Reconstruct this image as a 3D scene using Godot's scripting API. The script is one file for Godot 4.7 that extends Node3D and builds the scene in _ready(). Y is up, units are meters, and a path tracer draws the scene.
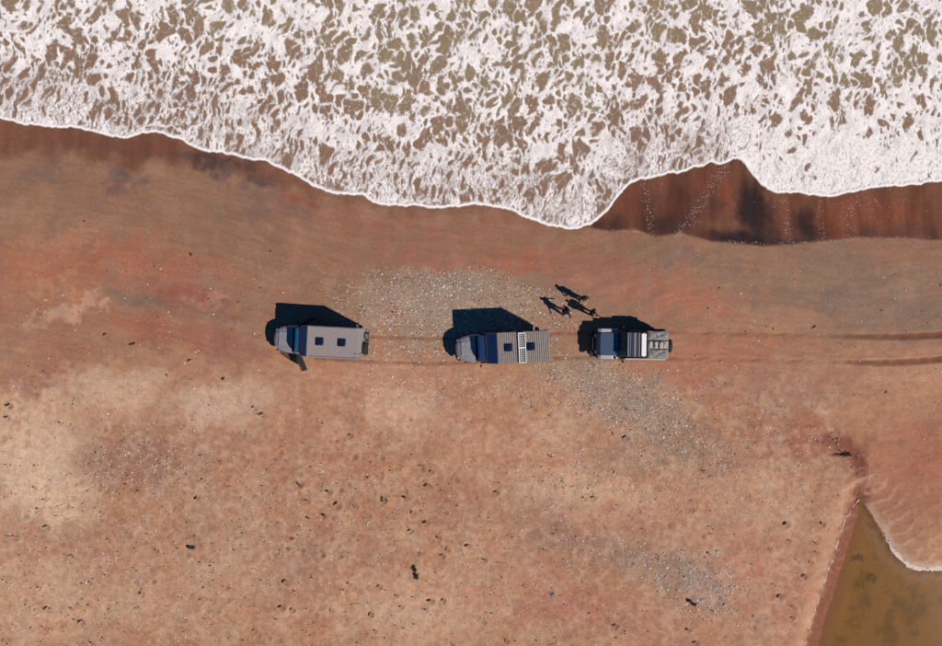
extends Node3D
# A beach seen straight down: surf, wet and dry red sand, shingle, a tannin pool, two camper trucks, a pick-up and three people.
# World: x to the right of the photograph, z to its bottom, y up, metres. Ground by the trucks is y = 0.

const CAM_H := 43.6
const FOCAL := 680.0          # photograph pixels
const SEA_Y := -0.5           # level of the swash
const POOL_Y := -0.26

var M := {}                   # materials
var used_names := {}

func px(x: float, y: float, h := 0.0) -> Vector3:
	return Vector3((x - 471.0) * (CAM_H - h) / FOCAL, h, (y - 323.0) * (CAM_H - h) / FOCAL)

func lin(r: float, g: float, b: float) -> Color:
	return Color(r / 255.0, g / 255.0, b / 255.0).srgb_to_linear()

func sstep(a: float, b: float, x: float) -> float:
	var t := clampf((x - a) / (b - a), 0.0, 1.0)
	return t * t * (3.0 - 2.0 * t)

func _ready() -> void:
	# camera
	var cam := Camera3D.new()
	cam.name = "camera"
	add_child(cam)
	cam.position = Vector3(0, CAM_H, 0)
	cam.rotation_degrees = Vector3(-90, 0, 0)
	cam.fov = rad_to_deg(2.0 * atan(323.0 / FOCAL))
	cam.near = 0.1
	cam.far = 3000.0
	cam.current = true
	# sky and exposure
	var env := Environment.new()
	env.background_mode = Environment.BG_SKY
	var skm := ProceduralSkyMaterial.new()
	skm.sky_top_color = Color(0.10, 0.27, 0.47)
	skm.sky_horizon_color = Color(0.28, 0.46, 0.64)
	skm.sky_curve = 0.12
	skm.ground_bottom_color = Color(0.25, 0.2, 0.17)
	skm.ground_horizon_color = Color(0.30, 0.36, 0.42)
	skm.sun_angle_max = 12.0
	var sky := Sky.new()
	sky.sky_material = skm
	env.sky = sky
	env.tonemap_mode = Environment.TONE_MAPPER_LINEAR
	env.tonemap_exposure = 1.0
	env.ssao_enabled = true
	env.ssil_enabled = true
	env.sdfgi_enabled = true
	var we := WorldEnvironment.new()
	we.name = "environment"
	we.environment = env
	add_child(we)
	# sun: shadows fall to the left and up in the picture, 28 degrees off level; 44 degrees high
	var sun := DirectionalLight3D.new()
	sun.name = "sun"
	add_child(sun)
	var el := deg_to_rad(44.0)
	var az := deg_to_rad(28.0)
	var to_sun := Vector3(cos(el) * cos(az), sin(el), cos(el) * sin(az))
	sun.look_at_from_position(to_sun * 60.0, Vector3.ZERO, Vector3.UP)
	sun.light_energy = 1.5
	sun.light_color = Color(1.0, 0.965, 0.93)
	sun.light_angular_distance = 0.5
	sun.shadow_enabled = true

	make_materials()
	prepare_ground()
	build_ground()
	build_sea()
	build_pool()
	build_stones()
	build_vehicles()
	build_people()
	build_seaweed()
	build_litter()

# ---------------------------------------------------------------- helpers

func numbered(called: String) -> String:
	var n: int = used_names.get(called, 0)
	used_names[called] = n + 1
	return called if n == 0 else "%s_%03d" % [called, n]

func tag(o: Node, label: String, category: String, group := "") -> void:
	o.set_meta("label", label)
	o.set_meta("category", category)
	if group != "":
		o.set_meta("group", group)

func put(mesh: Mesh, called: String, mat: Material, parent: Node = null) -> MeshInstance3D:
	var o := MeshInstance3D.new()
	o.mesh = mesh
	o.material_override = mat
	if parent == null:
		o.name = numbered(called)
		add_child(o)
	else:
		o.name = called
		parent.add_child(o, true)
	return o

func tool() -> SurfaceTool:
	var st := SurfaceTool.new()
	st.begin(Mesh.PRIMITIVE_TRIANGLES)
	return st

func done(st: SurfaceTool, called: String, mat: Material, parent: Node = null) -> MeshInstance3D:
	st.generate_normals()
	return put(st.commit(), called, mat, parent)

func quad(st: SurfaceTool, a: Vector3, b: Vector3, c: Vector3, d: Vector3) -> void:
	for v in [a, b, c, a, c, d]:
		st.add_vertex(v)

# a box with chamfered edges
func add_box(st: SurfaceTool, c: Vector3, s: Vector3, bev := 0.012, rot := Basis()) -> void:
	var h := s * 0.5
	var b := minf(bev, minf(h.x, minf(h.y, h.z)) * 0.9)
	st.set_smooth_group(-1)
	var P := func(sx: float, sy: float, sz: float, k: int) -> Vector3:
		var v := Vector3(sx * h.x, sy * h.y, sz * h.z)
		for a in 3:
			if a != k:
				v[a] -= signf(v[a]) * b
		return c + rot * v
	var faces := [[0, 1, 2], [1, 2, 0], [2, 0, 1]]
	for f in faces:
		for sg in [-1.0, 1.0]:
			var q: Array[Vector3] = []
			for t in [[-1.0, -1.0], [1.0, -1.0], [1.0, 1.0], [-1.0, 1.0]]:
				var m := [0.0, 0.0, 0.0]
				m[f[0]] = sg
				m[f[1]] = t[0]
				m[f[2]] = t[1]
				q.append(P.call(m[0], m[1], m[2], f[0]))
			if sg > 0.0:
				quad(st, q[3], q[2], q[1], q[0])
			else:
				quad(st, q[0], q[1], q[2], q[3])
	# edges
	for f in faces:
		for s1 in [-1.0, 1.0]:
			for s2 in [-1.0, 1.0]:
				var q: Array[Vector3] = []
				for e in [[-1.0, f[1]], [1.0, f[1]], [1.0, f[2]], [-1.0, f[2]]]:
					var m := [0.0, 0.0, 0.0]
					m[f[0]] = e[0]
					m[f[1]] = s1
					m[f[2]] = s2
					q.append(P.call(m[0], m[1], m[2], e[1]))
				if s1 * s2 > 0.0:
					quad(st, q[0], q[1], q[2], q[3])
				else:
					quad(st, q[3], q[2], q[1], q[0])
	for sx in [-1.0, 1.0]:
		for sy in [-1.0, 1.0]:
			for sz in [-1.0, 1.0]:
				var a: Vector3 = P.call(sx, sy, sz, 0)
				var d: Vector3 = P.call(sx, sy, sz, 1)
				var e: Vector3 = P.call(sx, sy, sz, 2)
				if sx * sy * sz > 0.0:
					st.add_vertex(a); st.add_vertex(e); st.add_vertex(d)
				else:
					st.add_vertex(a); st.add_vertex(d); st.add_vertex(e)

func box_part(called: String, mat: Material, parent: Node, c: Vector3, s: Vector3, bev := 0.012, rot := Basis()) -> MeshInstance3D:
	var st := tool()
	add_box(st, c, s, bev, rot)
	return done(st, called, mat, parent)

# rings of points joined into a skin; closed round, capped at both ends
func add_loft(st: SurfaceTool, rings: Array, smooth := true, caps := true) -> void:
	st.set_smooth_group(0 if smooth else -1)
	var n: int = rings[0].size()
	for i in rings.size() - 1:
		var a: Array = rings[i]
		var b: Array = rings[i + 1]
		for k in n:
			var l := (k + 1) % n
			quad(st, a[k], a[l], b[l], b[k])
	if caps:
		st.set_smooth_group(-1)
		for e in [0, rings.size() - 1]:
			var r: Array = rings[e]
			var m := Vector3.ZERO
			for p in r:
				m += p
			m /= n
			for k in n:
				var l := (k + 1) % n
				if e == 0:
					st.add_vertex(m); st.add_vertex(r[l]); st.add_vertex(r[k])
				else:
					st.add_vertex(m); st.add_vertex(r[k]); st.add_vertex(r[l])

func add_tube(st: SurfaceTool, path: Array, r0: float, r1 := -1.0, n := 8) -> void:
	if r1 < 0.0:
		r1 = r0
	var rings := []
	for i in path.size():
		var p: Vector3 = path[i]
		var d: Vector3 = (path[mini(i + 1, path.size() - 1)] - path[maxi(i - 1, 0)]).normalized()
		var u := d.cross(Vector3.UP if absf(d.y) < 0.9 else Vector3.RIGHT).normalized()
		var w := d.cross(u)
		var r := lerpf(r0, r1, float(i) / maxf(1.0, path.size() - 1.0))
		var ring := []
		for k in n:
			var a := TAU * k / n
			ring.append(p + u * cos(a) * r + w * sin(a) * r)
		rings.append(ring)
	add_loft(st, rings)

# a lathe round the z axis through c: prof = [[radius, z], ...]
func add_lathe_z(st: SurfaceTool, c: Vector3, prof: Array, n := 28) -> void:
	var rings := []
	for q in prof:
		var ring := []
		for k in n:
			var a := TAU * k / n
			ring.append(c + Vector3(cos(a) * q[0], sin(a) * q[0], q[1]))
		rings.append(ring)
	add_loft(st, rings)

# a polygon in x, y pushed out along z, edges chamfered by bev
func add_slab(st: SurfaceTool, poly: PackedVector2Array, z0: float, z1: float, bev := 0.02) -> void:
	if Geometry2D.is_polygon_clockwise(poly):
		poly.reverse()
	var inner := PackedVector2Array()
	var n := poly.size()
	for i in n:
		var p := poly[i]
		var d0 := (p - poly[(i + n - 1) % n]).normalized()
		var d1 := (poly[(i + 1) % n] - p).normalized()
		var n0 := Vector2(-d0.y, d0.x)
		var n1 := Vector2(-d1.y, d1.x)
		var m := (n0 + n1).normalized()
		inner.append(p + m * bev / maxf(0.3, m.dot(n0)))
	var rings := []
	for q in [[inner, z0], [poly, z0 + bev], [poly, z1 - bev], [inner, z1]]:
		var ring := []
		for p in q[0]:
			ring.append(Vector3(p.x, p.y, q[1]))
		rings.append(ring)
	add_loft(st, rings, false, false)
	st.set_smooth_group(-1)
	var tri := Geometry2D.triangulate_polygon(inner)
	for i in range(0, tri.size(), 3):
		var a := inner[tri[i]]
		var b := inner[tri[i + 1]]
		var c := inner[tri[i + 2]]
		for v in [Vector3(a.x, a.y, z0), Vector3(b.x, b.y, z0), Vector3(c.x, c.y, z0)]:
			st.add_vertex(v)
		for v in [Vector3(a.x, a.y, z1), Vector3(c.x, c.y, z1), Vector3(b.x, b.y, z1)]:
			st.add_vertex(v)

func mat(r: float, g: float, b: float, rough := 0.7, metal := 0.0) -> StandardMaterial3D:
	# r, g, b: real base colour (linear)
	var m := StandardMaterial3D.new()
	m.albedo_color = Color(r, g, b).linear_to_srgb()
	m.roughness = rough
	m.metallic = metal
	return m

func noise_tex(type: int, freq: float, sd: int, size: int, lo: float, hi: float, oct := 5, gain := 0.55) -> NoiseTexture2D:
	var f := FastNoiseLite.new()
	f.noise_type = type
	f.frequency = freq
	f.seed = sd
	f.fractal_octaves = oct
	f.fractal_gain = gain
	var t := NoiseTexture2D.new()
	t.width = size
	t.height = size
	t.seamless = true
	t.noise = f
	var g := Gradient.new()
	g.set_color(0, Color(lo, lo, lo))
	g.set_color(1, Color(hi, hi, hi))
	t.color_ramp = g
	return t

func noise(type: int, freq: float, sd: int, oct := 1, warp := 0.0, warp_freq := 1.0) -> FastNoiseLite:
	var f := FastNoiseLite.new()
	f.noise_type = type
	f.frequency = freq
	f.seed = sd
	f.fractal_type = FastNoiseLite.FRACTAL_FBM if oct > 1 else FastNoiseLite.FRACTAL_NONE
	f.fractal_octaves = oct
	if type == FastNoiseLite.TYPE_CELLULAR:
		f.cellular_return_type = FastNoiseLite.RETURN_DISTANCE2_SUB
		f.cellular_distance_function = FastNoiseLite.DISTANCE_EUCLIDEAN
		f.cellular_jitter = 1.0
	if warp > 0.0:
		f.domain_warp_enabled = true
		f.domain_warp_type = FastNoiseLite.DOMAIN_WARP_SIMPLEX
		f.domain_warp_amplitude = warp
		f.domain_warp_frequency = warp_freq
		f.domain_warp_fractal_type = FastNoiseLite.DOMAIN_WARP_FRACTAL_PROGRESSIVE
		f.domain_warp_fractal_octaves = 3
	return f

# a sheet over a grid; skip[] marks vertices that draw nothing when all four corners are skipped
func grid_mesh(xs: PackedFloat32Array, zs: PackedFloat32Array, ys: PackedFloat32Array, cols: PackedColorArray, keep := PackedByteArray()) -> ArrayMesh:
	var nx := xs.size()
	var nz := zs.size()
	var idx := PackedInt32Array()
	var whole := keep.is_empty()
	for j in nz - 1:
		for i in nx - 1:
			var a := j * nx + i
			if whole or keep[a] + keep[a + 1] + keep[a + nx] + keep[a + nx + 1] > 0:
				idx.append(a); idx.append(a + 1); idx.append(a + nx + 1)
				idx.append(a); idx.append(a + nx + 1); idx.append(a + nx)
	var remap := PackedInt32Array()
	remap.resize(nx * nz)
	remap.fill(-1)
	var v := PackedVector3Array()
	var nn := PackedVector3Array()
	var cc := PackedColorArray()
	for k in idx.size():
		var a := idx[k]
		if remap[a] < 0:
			remap[a] = v.size()
			var i := a % nx
			var j := a / nx
			var i0 := maxi(i - 1, 0)
			var i1 := mini(i + 1, nx - 1)
			var j0 := maxi(j - 1, 0)
			var j1 := mini(j + 1, nz - 1)
			var dx := (ys[j * nx + i1] - ys[j * nx + i0]) / (xs[i1] - xs[i0])
			var dz := (ys[j1 * nx + i] - ys[j0 * nx + i]) / (zs[j1] - zs[j0])
			v.append(Vector3(xs[i], ys[a], zs[j]))
			nn.append(Vector3(-dx, 1.0, -dz).normalized())
			cc.append(cols[a])
		idx[k] = remap[a]
	var arr := []
	arr.resize(Mesh.ARRAY_MAX)
	arr[Mesh.ARRAY_VERTEX] = v
	arr[Mesh.ARRAY_NORMAL] = nn
	arr[Mesh.ARRAY_COLOR] = cc
	arr[Mesh.ARRAY_INDEX] = idx
	var me := ArrayMesh.new()
	me.add_surface_from_arrays(Mesh.PRIMITIVE_TRIANGLES, arr, [], {}, 0)
	return me

# ---------------------------------------------------------------- the lie of the land

# water's edge, photograph pixels
var SHORE := [[-400, 96], [-200, 108], [-60, 112], [0, 119], [22, 124], [45, 127], [74, 127.5], [100, 133], [118, 137], [130, 139], [137, 135], [143, 132.3], [160, 133], [182, 140.5], [201, 150.5], [223, 153], [242, 158], [268, 162], [290, 173], [314, 186], [333, 192.5], [362, 195], [372, 202.5], [388, 206], [411, 205], [440, 209], [470, 204.5], [504, 208], [522, 215.6], [541, 224], [570, 229.4], [589, 225], [604, 214], [611, 206], [617, 198], [626, 186], [640, 179], [652, 177], [680, 172], [700, 166], [710, 161], [718, 165], [732, 159], [743, 161], [753, 177], [765, 187], [775, 193], [797, 192.5], [833, 197.3], [869, 188.4], [902, 186], [942, 181], [1000, 176], [1150, 186], [1400, 170]]
# lower edge of the freshly wetted sand
var WET := [[-400, 150], [0, 150], [70, 150], [110, 158], [135, 164], [160, 158], [200, 161], [225, 164], [260, 174], [300, 190], [330, 199], [362, 201], [388, 209], [440, 212], [500, 211], [541, 226], [570, 231], [590, 227], [610, 231], [636, 229], [653, 237], [680, 233], [711, 242], [761, 246.5], [789, 245], [821, 241.5], [853, 238], [902, 238], [942, 241], [1100, 240], [1400, 236]]
var POOL_SCUM := [[790, 700], [802, 646], [814, 607], [827.7, 571], [837, 541], [845, 518], [853, 506], [860, 499]]
var POOL_LEFT := [[806, 700], [816, 646], [827, 609], [839, 573], [848, 543], [854, 522], [858, 510], [862, 501]]
var POOL_RIGHT := [[862, 501], [866, 506], [872, 515], [884, 534], [895, 551], [904, 561], [913, 566.5], [926, 568.5], [942, 567.5], [990, 560], [1080, 572]]

var shore_z := PackedFloat32Array()
var shore_slant := PackedFloat32Array()
var wet_z := PackedFloat32Array()
var shore_soft := PackedFloat32Array()
var pulled := PackedFloat32Array()
const SX0 := -120.0
const SDX := 0.1
var pool_poly := PackedVector2Array()
var nz_a: FastNoiseLite
var nz_b: FastNoiseLite
var nz_c: FastNoiseLite
var nz_d: FastNoiseLite
var nz_lump: FastNoiseLite
var nz_fine: FastNoiseLite

# patches of sand of another colour: x, y, half width, half height, turn (degrees), r, g, b as the photograph shows them, share
var PATCHES := [
	[130, 215, 330, 70, 8, 162, 117, 92, 0.9], [420, 240, 160, 38, 6, 166, 115, 90, 0.8], [760, 290, 260, 62, 0, 164, 121, 96, 0.9], [880, 300, 130, 40, 4, 152, 119, 99, 0.7],
	[60, 262, 105, 34, -6, 182, 115, 86, 0.75], [165, 262, 95, 20, 10, 176, 112, 86, 0.7], [40, 300, 80, 22, 0, 184, 122, 92, 0.5], [185, 298, 60, 13, 12, 172, 98, 76, 0.8],
	[60, 240, 50, 10, -8, 192, 140, 112, 0.4], [70, 309, 44, 9, -24, 208, 162, 134, 0.75], [55, 285, 30, 12, -20, 196, 140, 108, 0.6], [142, 296, 42, 9, 6, 142, 112, 95, 0.75], [212, 312, 30, 9, 14, 150, 114, 96, 0.6],
	[160, 332, 80, 16, 14, 172, 108, 84, 0.75], [220, 345, 55, 22, 20, 170, 112, 90, 0.6], [50, 360, 65, 26, -50, 174, 112, 86, 0.6], [25, 385, 26, 22, -50, 168, 122, 102, 0.5],
	[110, 392, 70, 24, 0, 212, 168, 140, 0.8], [220, 402, 58, 26, -10, 210, 168, 142, 0.8], [20, 415, 70, 26, 0, 210, 162, 130, 0.8], [210, 300, 22, 8, 0, 196, 148, 122, 0.5],
	[36, 468, 66, 62, 0, 220, 178, 148, 0.95], [60, 505, 34, 20, 0, 226, 184, 150, 0.7], [30, 600, 110, 60, 0, 208, 160, 128, 0.7], [200, 590, 120, 50, 0, 202, 152, 120, 0.5],
	[135, 462, 68, 34, 4, 170, 120, 96, 0.8], [200, 445, 70, 22, 0, 178, 126, 102, 0.5], [90, 545, 60, 25, 0, 186, 140, 112, 0.4], [230, 530, 50, 60, 0, 194, 150, 124, 0.4],
	[300, 460, 90, 24, 4, 188, 128, 98, 0.6], [340, 430, 90, 14, 0, 194, 134, 104, 0.5], [395, 400, 46, 38, 24, 216, 168, 138, 0.85], [350, 378, 40, 14, 0, 196, 140, 112, 0.6], [320, 395, 40, 30, 0, 190, 130, 100, 0.4],
	[440, 380, 90, 20, 0, 188, 128, 100, 0.5], [300, 560, 50, 45, 10, 182, 130, 104, 0.6], [360, 545, 40, 16, 0, 188, 138, 112, 0.5], [395, 570, 14, 10, 0, 178, 126, 102, 0.6], [420, 610, 90, 44, 0, 210, 160, 128, 0.75],
	[455, 505, 34, 34, 10, 180, 122, 96, 0.6], [490, 440, 80, 40, 20, 198, 138, 108, 0.6], [560, 440, 46, 22, 30, 206, 158, 126, 0.5], [580, 492, 84, 30, 8, 214, 166, 132, 0.85], [530, 480, 60, 20, 0, 192, 142, 114, 0.4],
	[450, 305, 112, 46, 0, 172, 144, 122, 0.7], [430, 262, 60, 10, 8, 180, 116, 90, 0.6], [520, 262, 60, 10, -4, 182, 112, 86, 0.7], [400, 310, 24, 7, 0, 178, 114, 92, 0.5], [400, 375, 90, 12, 0, 194, 136, 108, 0.5],
	[610, 275, 70, 26, 10, 178, 118, 94, 0.7], [690, 300, 60, 22, 14, 184, 116, 90, 0.7], [720, 350, 90, 26, 0, 184, 120, 92, 0.7], [690, 385, 56, 20, 20, 178, 112, 88, 0.6],
	[615, 392, 84, 30, 22, 168, 138, 116, 0.75], [660, 425, 70, 30, 26, 170, 134, 112, 0.6], [700, 450, 70, 26, 16, 172, 128, 104, 0.6], [640, 460, 60, 18, 0, 168, 124, 102, 0.5],
	[545, 520, 50, 30, 10, 178, 126, 104, 0.55], [580, 545, 66, 22, 16, 168, 122, 100, 0.6], [660, 568, 70, 28, 16, 168, 130, 110, 0.65], [705, 585, 34, 36, 30, 172, 142, 124, 0.6],
	[545, 595, 70, 32, 12, 188, 122, 94, 0.7], [640, 520, 60, 14, 14, 190, 124, 96, 0.6], [590, 615, 70, 24, 0, 186, 124, 98, 0.6], [660, 630, 50, 30, 0, 188, 128, 102, 0.6], [490, 570, 60, 50, 0, 200, 148, 118, 0.5],
	[710, 520, 60, 40, 0, 192, 136, 108, 0.5], [760, 500, 80, 36, 0, 202, 150, 120, 0.7], [765, 590, 60, 40, 0, 198, 136, 108, 0.7], [735, 560, 40, 24, 0, 194, 132, 104, 0.5],
	[800, 432, 70, 24, 4, 172, 106, 80, 0.75], [790, 452, 45, 12, 4, 176, 116, 92, 0.5], [858, 470, 16, 44, 4, 160, 98, 76, 0.8], [885, 415, 90, 30, -8, 190, 134, 102, 0.7], [905, 480, 70, 62, 0, 182, 120, 92, 0.85], [935, 450, 40, 40, 0, 184, 112, 84, 0.6],
	[900, 372, 110, 24, 0, 194, 138, 106, 0.7], [800, 385, 90, 30, 0, 176, 126, 102, 0.6], [770, 320, 70, 14, 0, 184, 134, 104, 0.6], [830, 262, 60, 16, 0, 150, 116, 100, 0.5], [700, 262, 50, 12, 14, 152, 112, 96, 0.6], [860, 300, 70, 10, 8, 150, 116, 98, 0.5],
	[40, 172, 34, 10, -20, 138, 106, 94, 0.5], [118, 182, 24, 14, 0, 120, 92, 88, 0.6], [140, 206, 16, 8, 0, 148, 110, 90, 0.5], [270, 205, 40, 38, 24, 142, 104, 90, 0.6], [245, 172, 40, 9, 10, 106, 78, 72, 0.7], [300, 200, 24, 9, 28, 160, 94, 70, 0.6], [350, 225, 36, 16, 10, 168, 112, 90, 0.5],
	[205, 160, 38, 5, 6, 92, 68, 66, 0.8], [300, 232, 70, 12, 8, 172, 122, 96, 0.5], [15, 215, 60, 18, 0, 172, 126, 98, 0.6]]
# stains on the wet sand: the same list
var WET_PATCHES := [
	[60, 140, 90, 12, 4, 134, 82, 66, 0.8], [150, 146, 26, 14, 0, 132, 76, 60, 0.8], [120, 158, 12, 10, 0, 146, 82, 62, 0.6], [195, 156, 46, 7, 10, 98, 72, 68, 0.8], [240, 162, 22, 7, 10, 92, 70, 66, 0.7],
	[612, 224, 22, 12, 0, 92, 62, 56, 0.8], [625, 205, 9, 14, -20, 146, 86, 60, 0.8], [640, 205, 18, 26, 0, 120, 70, 56, 0.8], [690, 205, 30, 34, 10, 112, 68, 56, 0.8], [668, 225, 24, 14, 0, 88, 62, 56, 0.8], [705, 180, 14, 14, 30, 142, 82, 62, 0.7],
	[733, 190, 13, 30, 0, 152, 88, 66, 0.9], [722, 204, 10, 10, 0, 112, 74, 62, 0.6], [728, 223, 34, 8, 0, 148, 98, 76, 0.8], [758, 208, 20, 38, -14, 58, 47, 48, 0.95], [745, 238, 46, 10, 4, 58, 47, 48, 0.95], [775, 218, 12, 26, 0, 98, 66, 58, 0.7],
	[793, 214, 15, 18, 10, 140, 84, 64, 0.8], [818, 222, 24, 22, 20, 60, 48, 48, 0.9], [800, 240, 30, 5, 0, 84, 64, 60, 0.8], [845, 218, 30, 24, 0, 150, 84, 62, 0.8], [893, 212, 44, 18, 0, 152, 86, 64, 0.85], [880, 232, 40, 6, 0, 112, 74, 62, 0.6], [925, 230, 26, 10, 10, 116, 78, 68, 0.6]]

var CHANNEL := [[800, 436], [826, 438], [846, 444], [855, 456], [859, 470], [860, 486], [863, 502]]

func along(pts: Array, x: float, h: float) -> float:
	# pixel polyline -> world z over world x
	var u := x * FOCAL / (CAM_H - h) + 471.0
	var k := 0
	while k < pts.size() - 2 and pts[k + 1][0] < u:
		k += 1
	var a: Array = pts[k]
	var b: Array = pts[k + 1]
	var t := clampf((u - a[0]) / (b[0] - a[0]), 0.0, 1.0)
	return (lerpf(a[1], b[1], t) - 323.0) * (CAM_H - h) / FOCAL

func prepare_ground() -> void:
	var S := FastNoiseLite.TYPE_SIMPLEX_SMOOTH
	nz_a = noise(S, 0.16, 11, 4)
	nz_b = noise(S, 0.55, 12, 4)
	nz_c = noise(S, 1.7, 13, 3)
	nz_d = noise(S, 0.32, 14, 3, 1.2, 0.3)
	nz_lump = noise(S, 0.9, 15, 4)
	nz_fine = noise(S, 4.5, 16, 2)
	var wig := noise(S, 0.75, 17, 4)
	var n := int(240.0 / SDX)
	var raw := PackedFloat32Array()
	for i in n:
		var x := SX0 + i * SDX
		raw.append(along(SHORE, x, SEA_Y))
		wet_z.append(along(WET, x, -0.3) + 0.05 * wig.get_noise_1d(x * 1.3 + 400.0))
	for i in n:
		var x := SX0 + i * SDX
		var z := (raw[maxi(i - 1, 0)] + 2.0 * raw[i] + raw[mini(i + 1, n - 1)]) * 0.25
		shore_z.append(z + 0.16 * wig.get_noise_1d(x) + 0.05 * wig.get_noise_1d(x * 5.0))
	for i in n:
		var d := (raw[mini(i + 8, n - 1)] - raw[maxi(i - 8, 0)]) / (16.0 * SDX)
		shore_slant.append(1.0 / sqrt(1.0 + d * d))
	for i in n:
		var sum := 0.0
		for k in range(-24, 25, 4):
			sum += raw[clampi(i + k * 2, 0, n - 1)]
		shore_soft.append(sum / 13.0)
	# how far the foam pattern is drawn out up the beach, summed from the edge outwards
	var acc := 0.0
	for i in 120:
		pulled.append(acc)
		acc += 0.1 * 0.42 * (1.0 - sstep(0.8, 5.5, i * 0.1))
	for q in POOL_LEFT:
		var p := px(q[0], q[1], POOL_Y)
		pool_poly.append(Vector2(p.x, p.z))
	for k in range(1, POOL_RIGHT.size()):
		var p := px(POOL_RIGHT[k][0], POOL_RIGHT[k][1], POOL_Y)
		pool_poly.append(Vector2(p.x, p.z))
	pool_poly.append(Vector2(46.0, 40.0))
	pool_poly.append(Vector2(20.0, 40.0))

func table(t: PackedFloat32Array, x: float) -> float:
	var f := clampf((x - SX0) / SDX, 0.0, t.size() - 2.0)
	var i := int(f)
	return lerpf(t[i], t[i + 1], f - i)

# metres inland from the water's edge (negative: in the sea)
func inland(x: float, z: float) -> float:
	return (z - table(shore_z, x)) * table(shore_slant, x)

# metres outside the pool's edge (negative: in the pool), and whether the near edge is the left bank (x: distance, y: 1 left, 0 right)
func pool_gap(x: float, z: float) -> Vector2:
	if x < 12.0 or z < 5.0:
		return Vector2(9.0, 1.0)
	var p := Vector2(x, z)
	var best := 1e9
	var side := 1.0
	var n := pool_poly.size()
	for i in n - 1:
		var q := Geometry2D.get_closest_point_to_segment(p, pool_poly[i], pool_poly[i + 1])
		var d := p.distance_squared_to(q)
		if d < best:
			best = d
			side = 1.0 if i < POOL_LEFT.size() - 1 else 0.0
	best = sqrt(best)
	if Geometry2D.is_point_in_polygon(p, pool_poly):
		best = -best
	return Vector2(best, side)

# wheel ruts: world z of the left and right rut over x (both rows of tyres), depth in metres
var RUT_UP := [[300, 339.5], [370, 337], [430, 338.5], [470, 339], [560, 333.5], [590, 333], [672, 332.5], [740, 334], [800, 335], [860, 336.5], [900, 336.5], [942, 334.5], [1100, 330]]
var RUT_LOW := [[300, 357], [370, 361.5], [430, 364], [470, 362.5], [560, 358], [590, 357.5], [672, 358.5], [740, 360], [800, 361], [860, 362.5], [900, 362], [942, 359], [1100, 354]]

func rut_at(x: float, z: float) -> float:
	if z < -1.2 or z > 4.0 or x < -10.0 or x > 38.0:
		return 0.0
	var best := 0.0
	for r in [RUT_UP, RUT_LOW]:
		var d := absf(z - along(r, x, 0.0) - 0.025 * nz_c.get_noise_1d(x))
		best = maxf(best, 1.0 - sstep(0.06, 0.17 + 0.12 * sstep(22.0, 29.0, x), d))
	return best

func rut_depth(x: float) -> float:
	return 0.016 + 0.012 * (nz_b.get_noise_1d(x * 0.7) + 0.3) + 0.075 * sstep(22.0, 30.0, x)

func height_at(x: float, z: float, fine := true) -> float:
	var s := inland(x, z)
	var y := 0.0
	if s < 0.0:
		y = SEA_Y - 0.03 + maxf(-2.5, s * 0.09)
	else:
		var soft := z - table(shore_soft, x)
		s = lerpf(s, maxf(soft, 0.0), sstep(0.2, 3.5, s))
		y = SEA_Y * (1.0 - sstep(0.0, 1.0, minf(1.0, s / 6.2))) - 0.03 * (1.0 - sstep(0.0, 0.5, s))
	var dry := sstep(1.5, 7.0, s)
	var g := pool_gap(x, z)
	if g.x < 4.0:
		var wall := sstep(0.55, 1.7, g.x) if g.y > 0.5 else sstep(0.0, 2.6, g.x) * 0.9 + 0.1 * sstep(0.0, 0.3, g.x)
		var low := POOL_Y + 0.015 + 0.09 * clampf(g.x, 0.0, 1.0)
		if g.x < 0.0:
			low = POOL_Y + 0.015 + maxf(g.x * 0.22, -0.30)
		low += 0.022 * nz_b.get_noise_2d(x * 1.5, z * 1.5) + 0.010 * nz_c.get_noise_2d(x, z)
		y = lerpf(low, y, wall)
		dry *= wall
	if fine and s > 0.0:
		# the trucks stand on level sand
		var park := sstep(0.6, 3.0, absf(z - 1.3)) if absf(x) < 15.0 else 1.0
		var low_beach := sstep(2.0, 7.0, z)
		y += dry * (0.10 * nz_a.get_noise_2d(x, z) * park + (0.010 + 0.014 * low_beach) * nz_lump.get_noise_2d(x, z) * (0.3 + 0.7 * park) + (0.003 + 0.006 * low_beach) * nz_fine.get_noise_2d(x, z))
		var r := rut_at(x, z)
		if r > 0.0:
			y -= r * rut_depth(x)
		elif z > -1.2 and z < 4.0 and x > -10.0:
			for q in [RUT_UP, RUT_LOW]:
				var d := absf(z - along(q, x, 0.0))
				y += 0.35 * rut_depth(x) * exp(-pow((d - 0.27) / 0.07, 2.0))
	return y

func blend_patches(list: Array, u: float, v: float, c: Color) -> Color:
	for q in list:
		var dx: float = u - q[0]
		var dy: float = v - q[1]
		var rx: float = q[2]
		var ry: float = q[3]
		var far: float = maxf(rx, ry) * 1.3
		if dx * dx + dy * dy > far * far:
			continue
		var a: float = deg_to_rad(q[4])
		var ca := cos(a)
		var sa := sin(a)
		var e := Vector2((dx * ca + dy * sa) / rx, (-dx * sa + dy * ca) / ry).length()
		var w: float = q[8] * (1.0 - sstep(0.35, 1.25, e))
		if w > 0.0:
			c = c.lerp(lin(q[5], q[6], q[7]), w)
	return c

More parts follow.
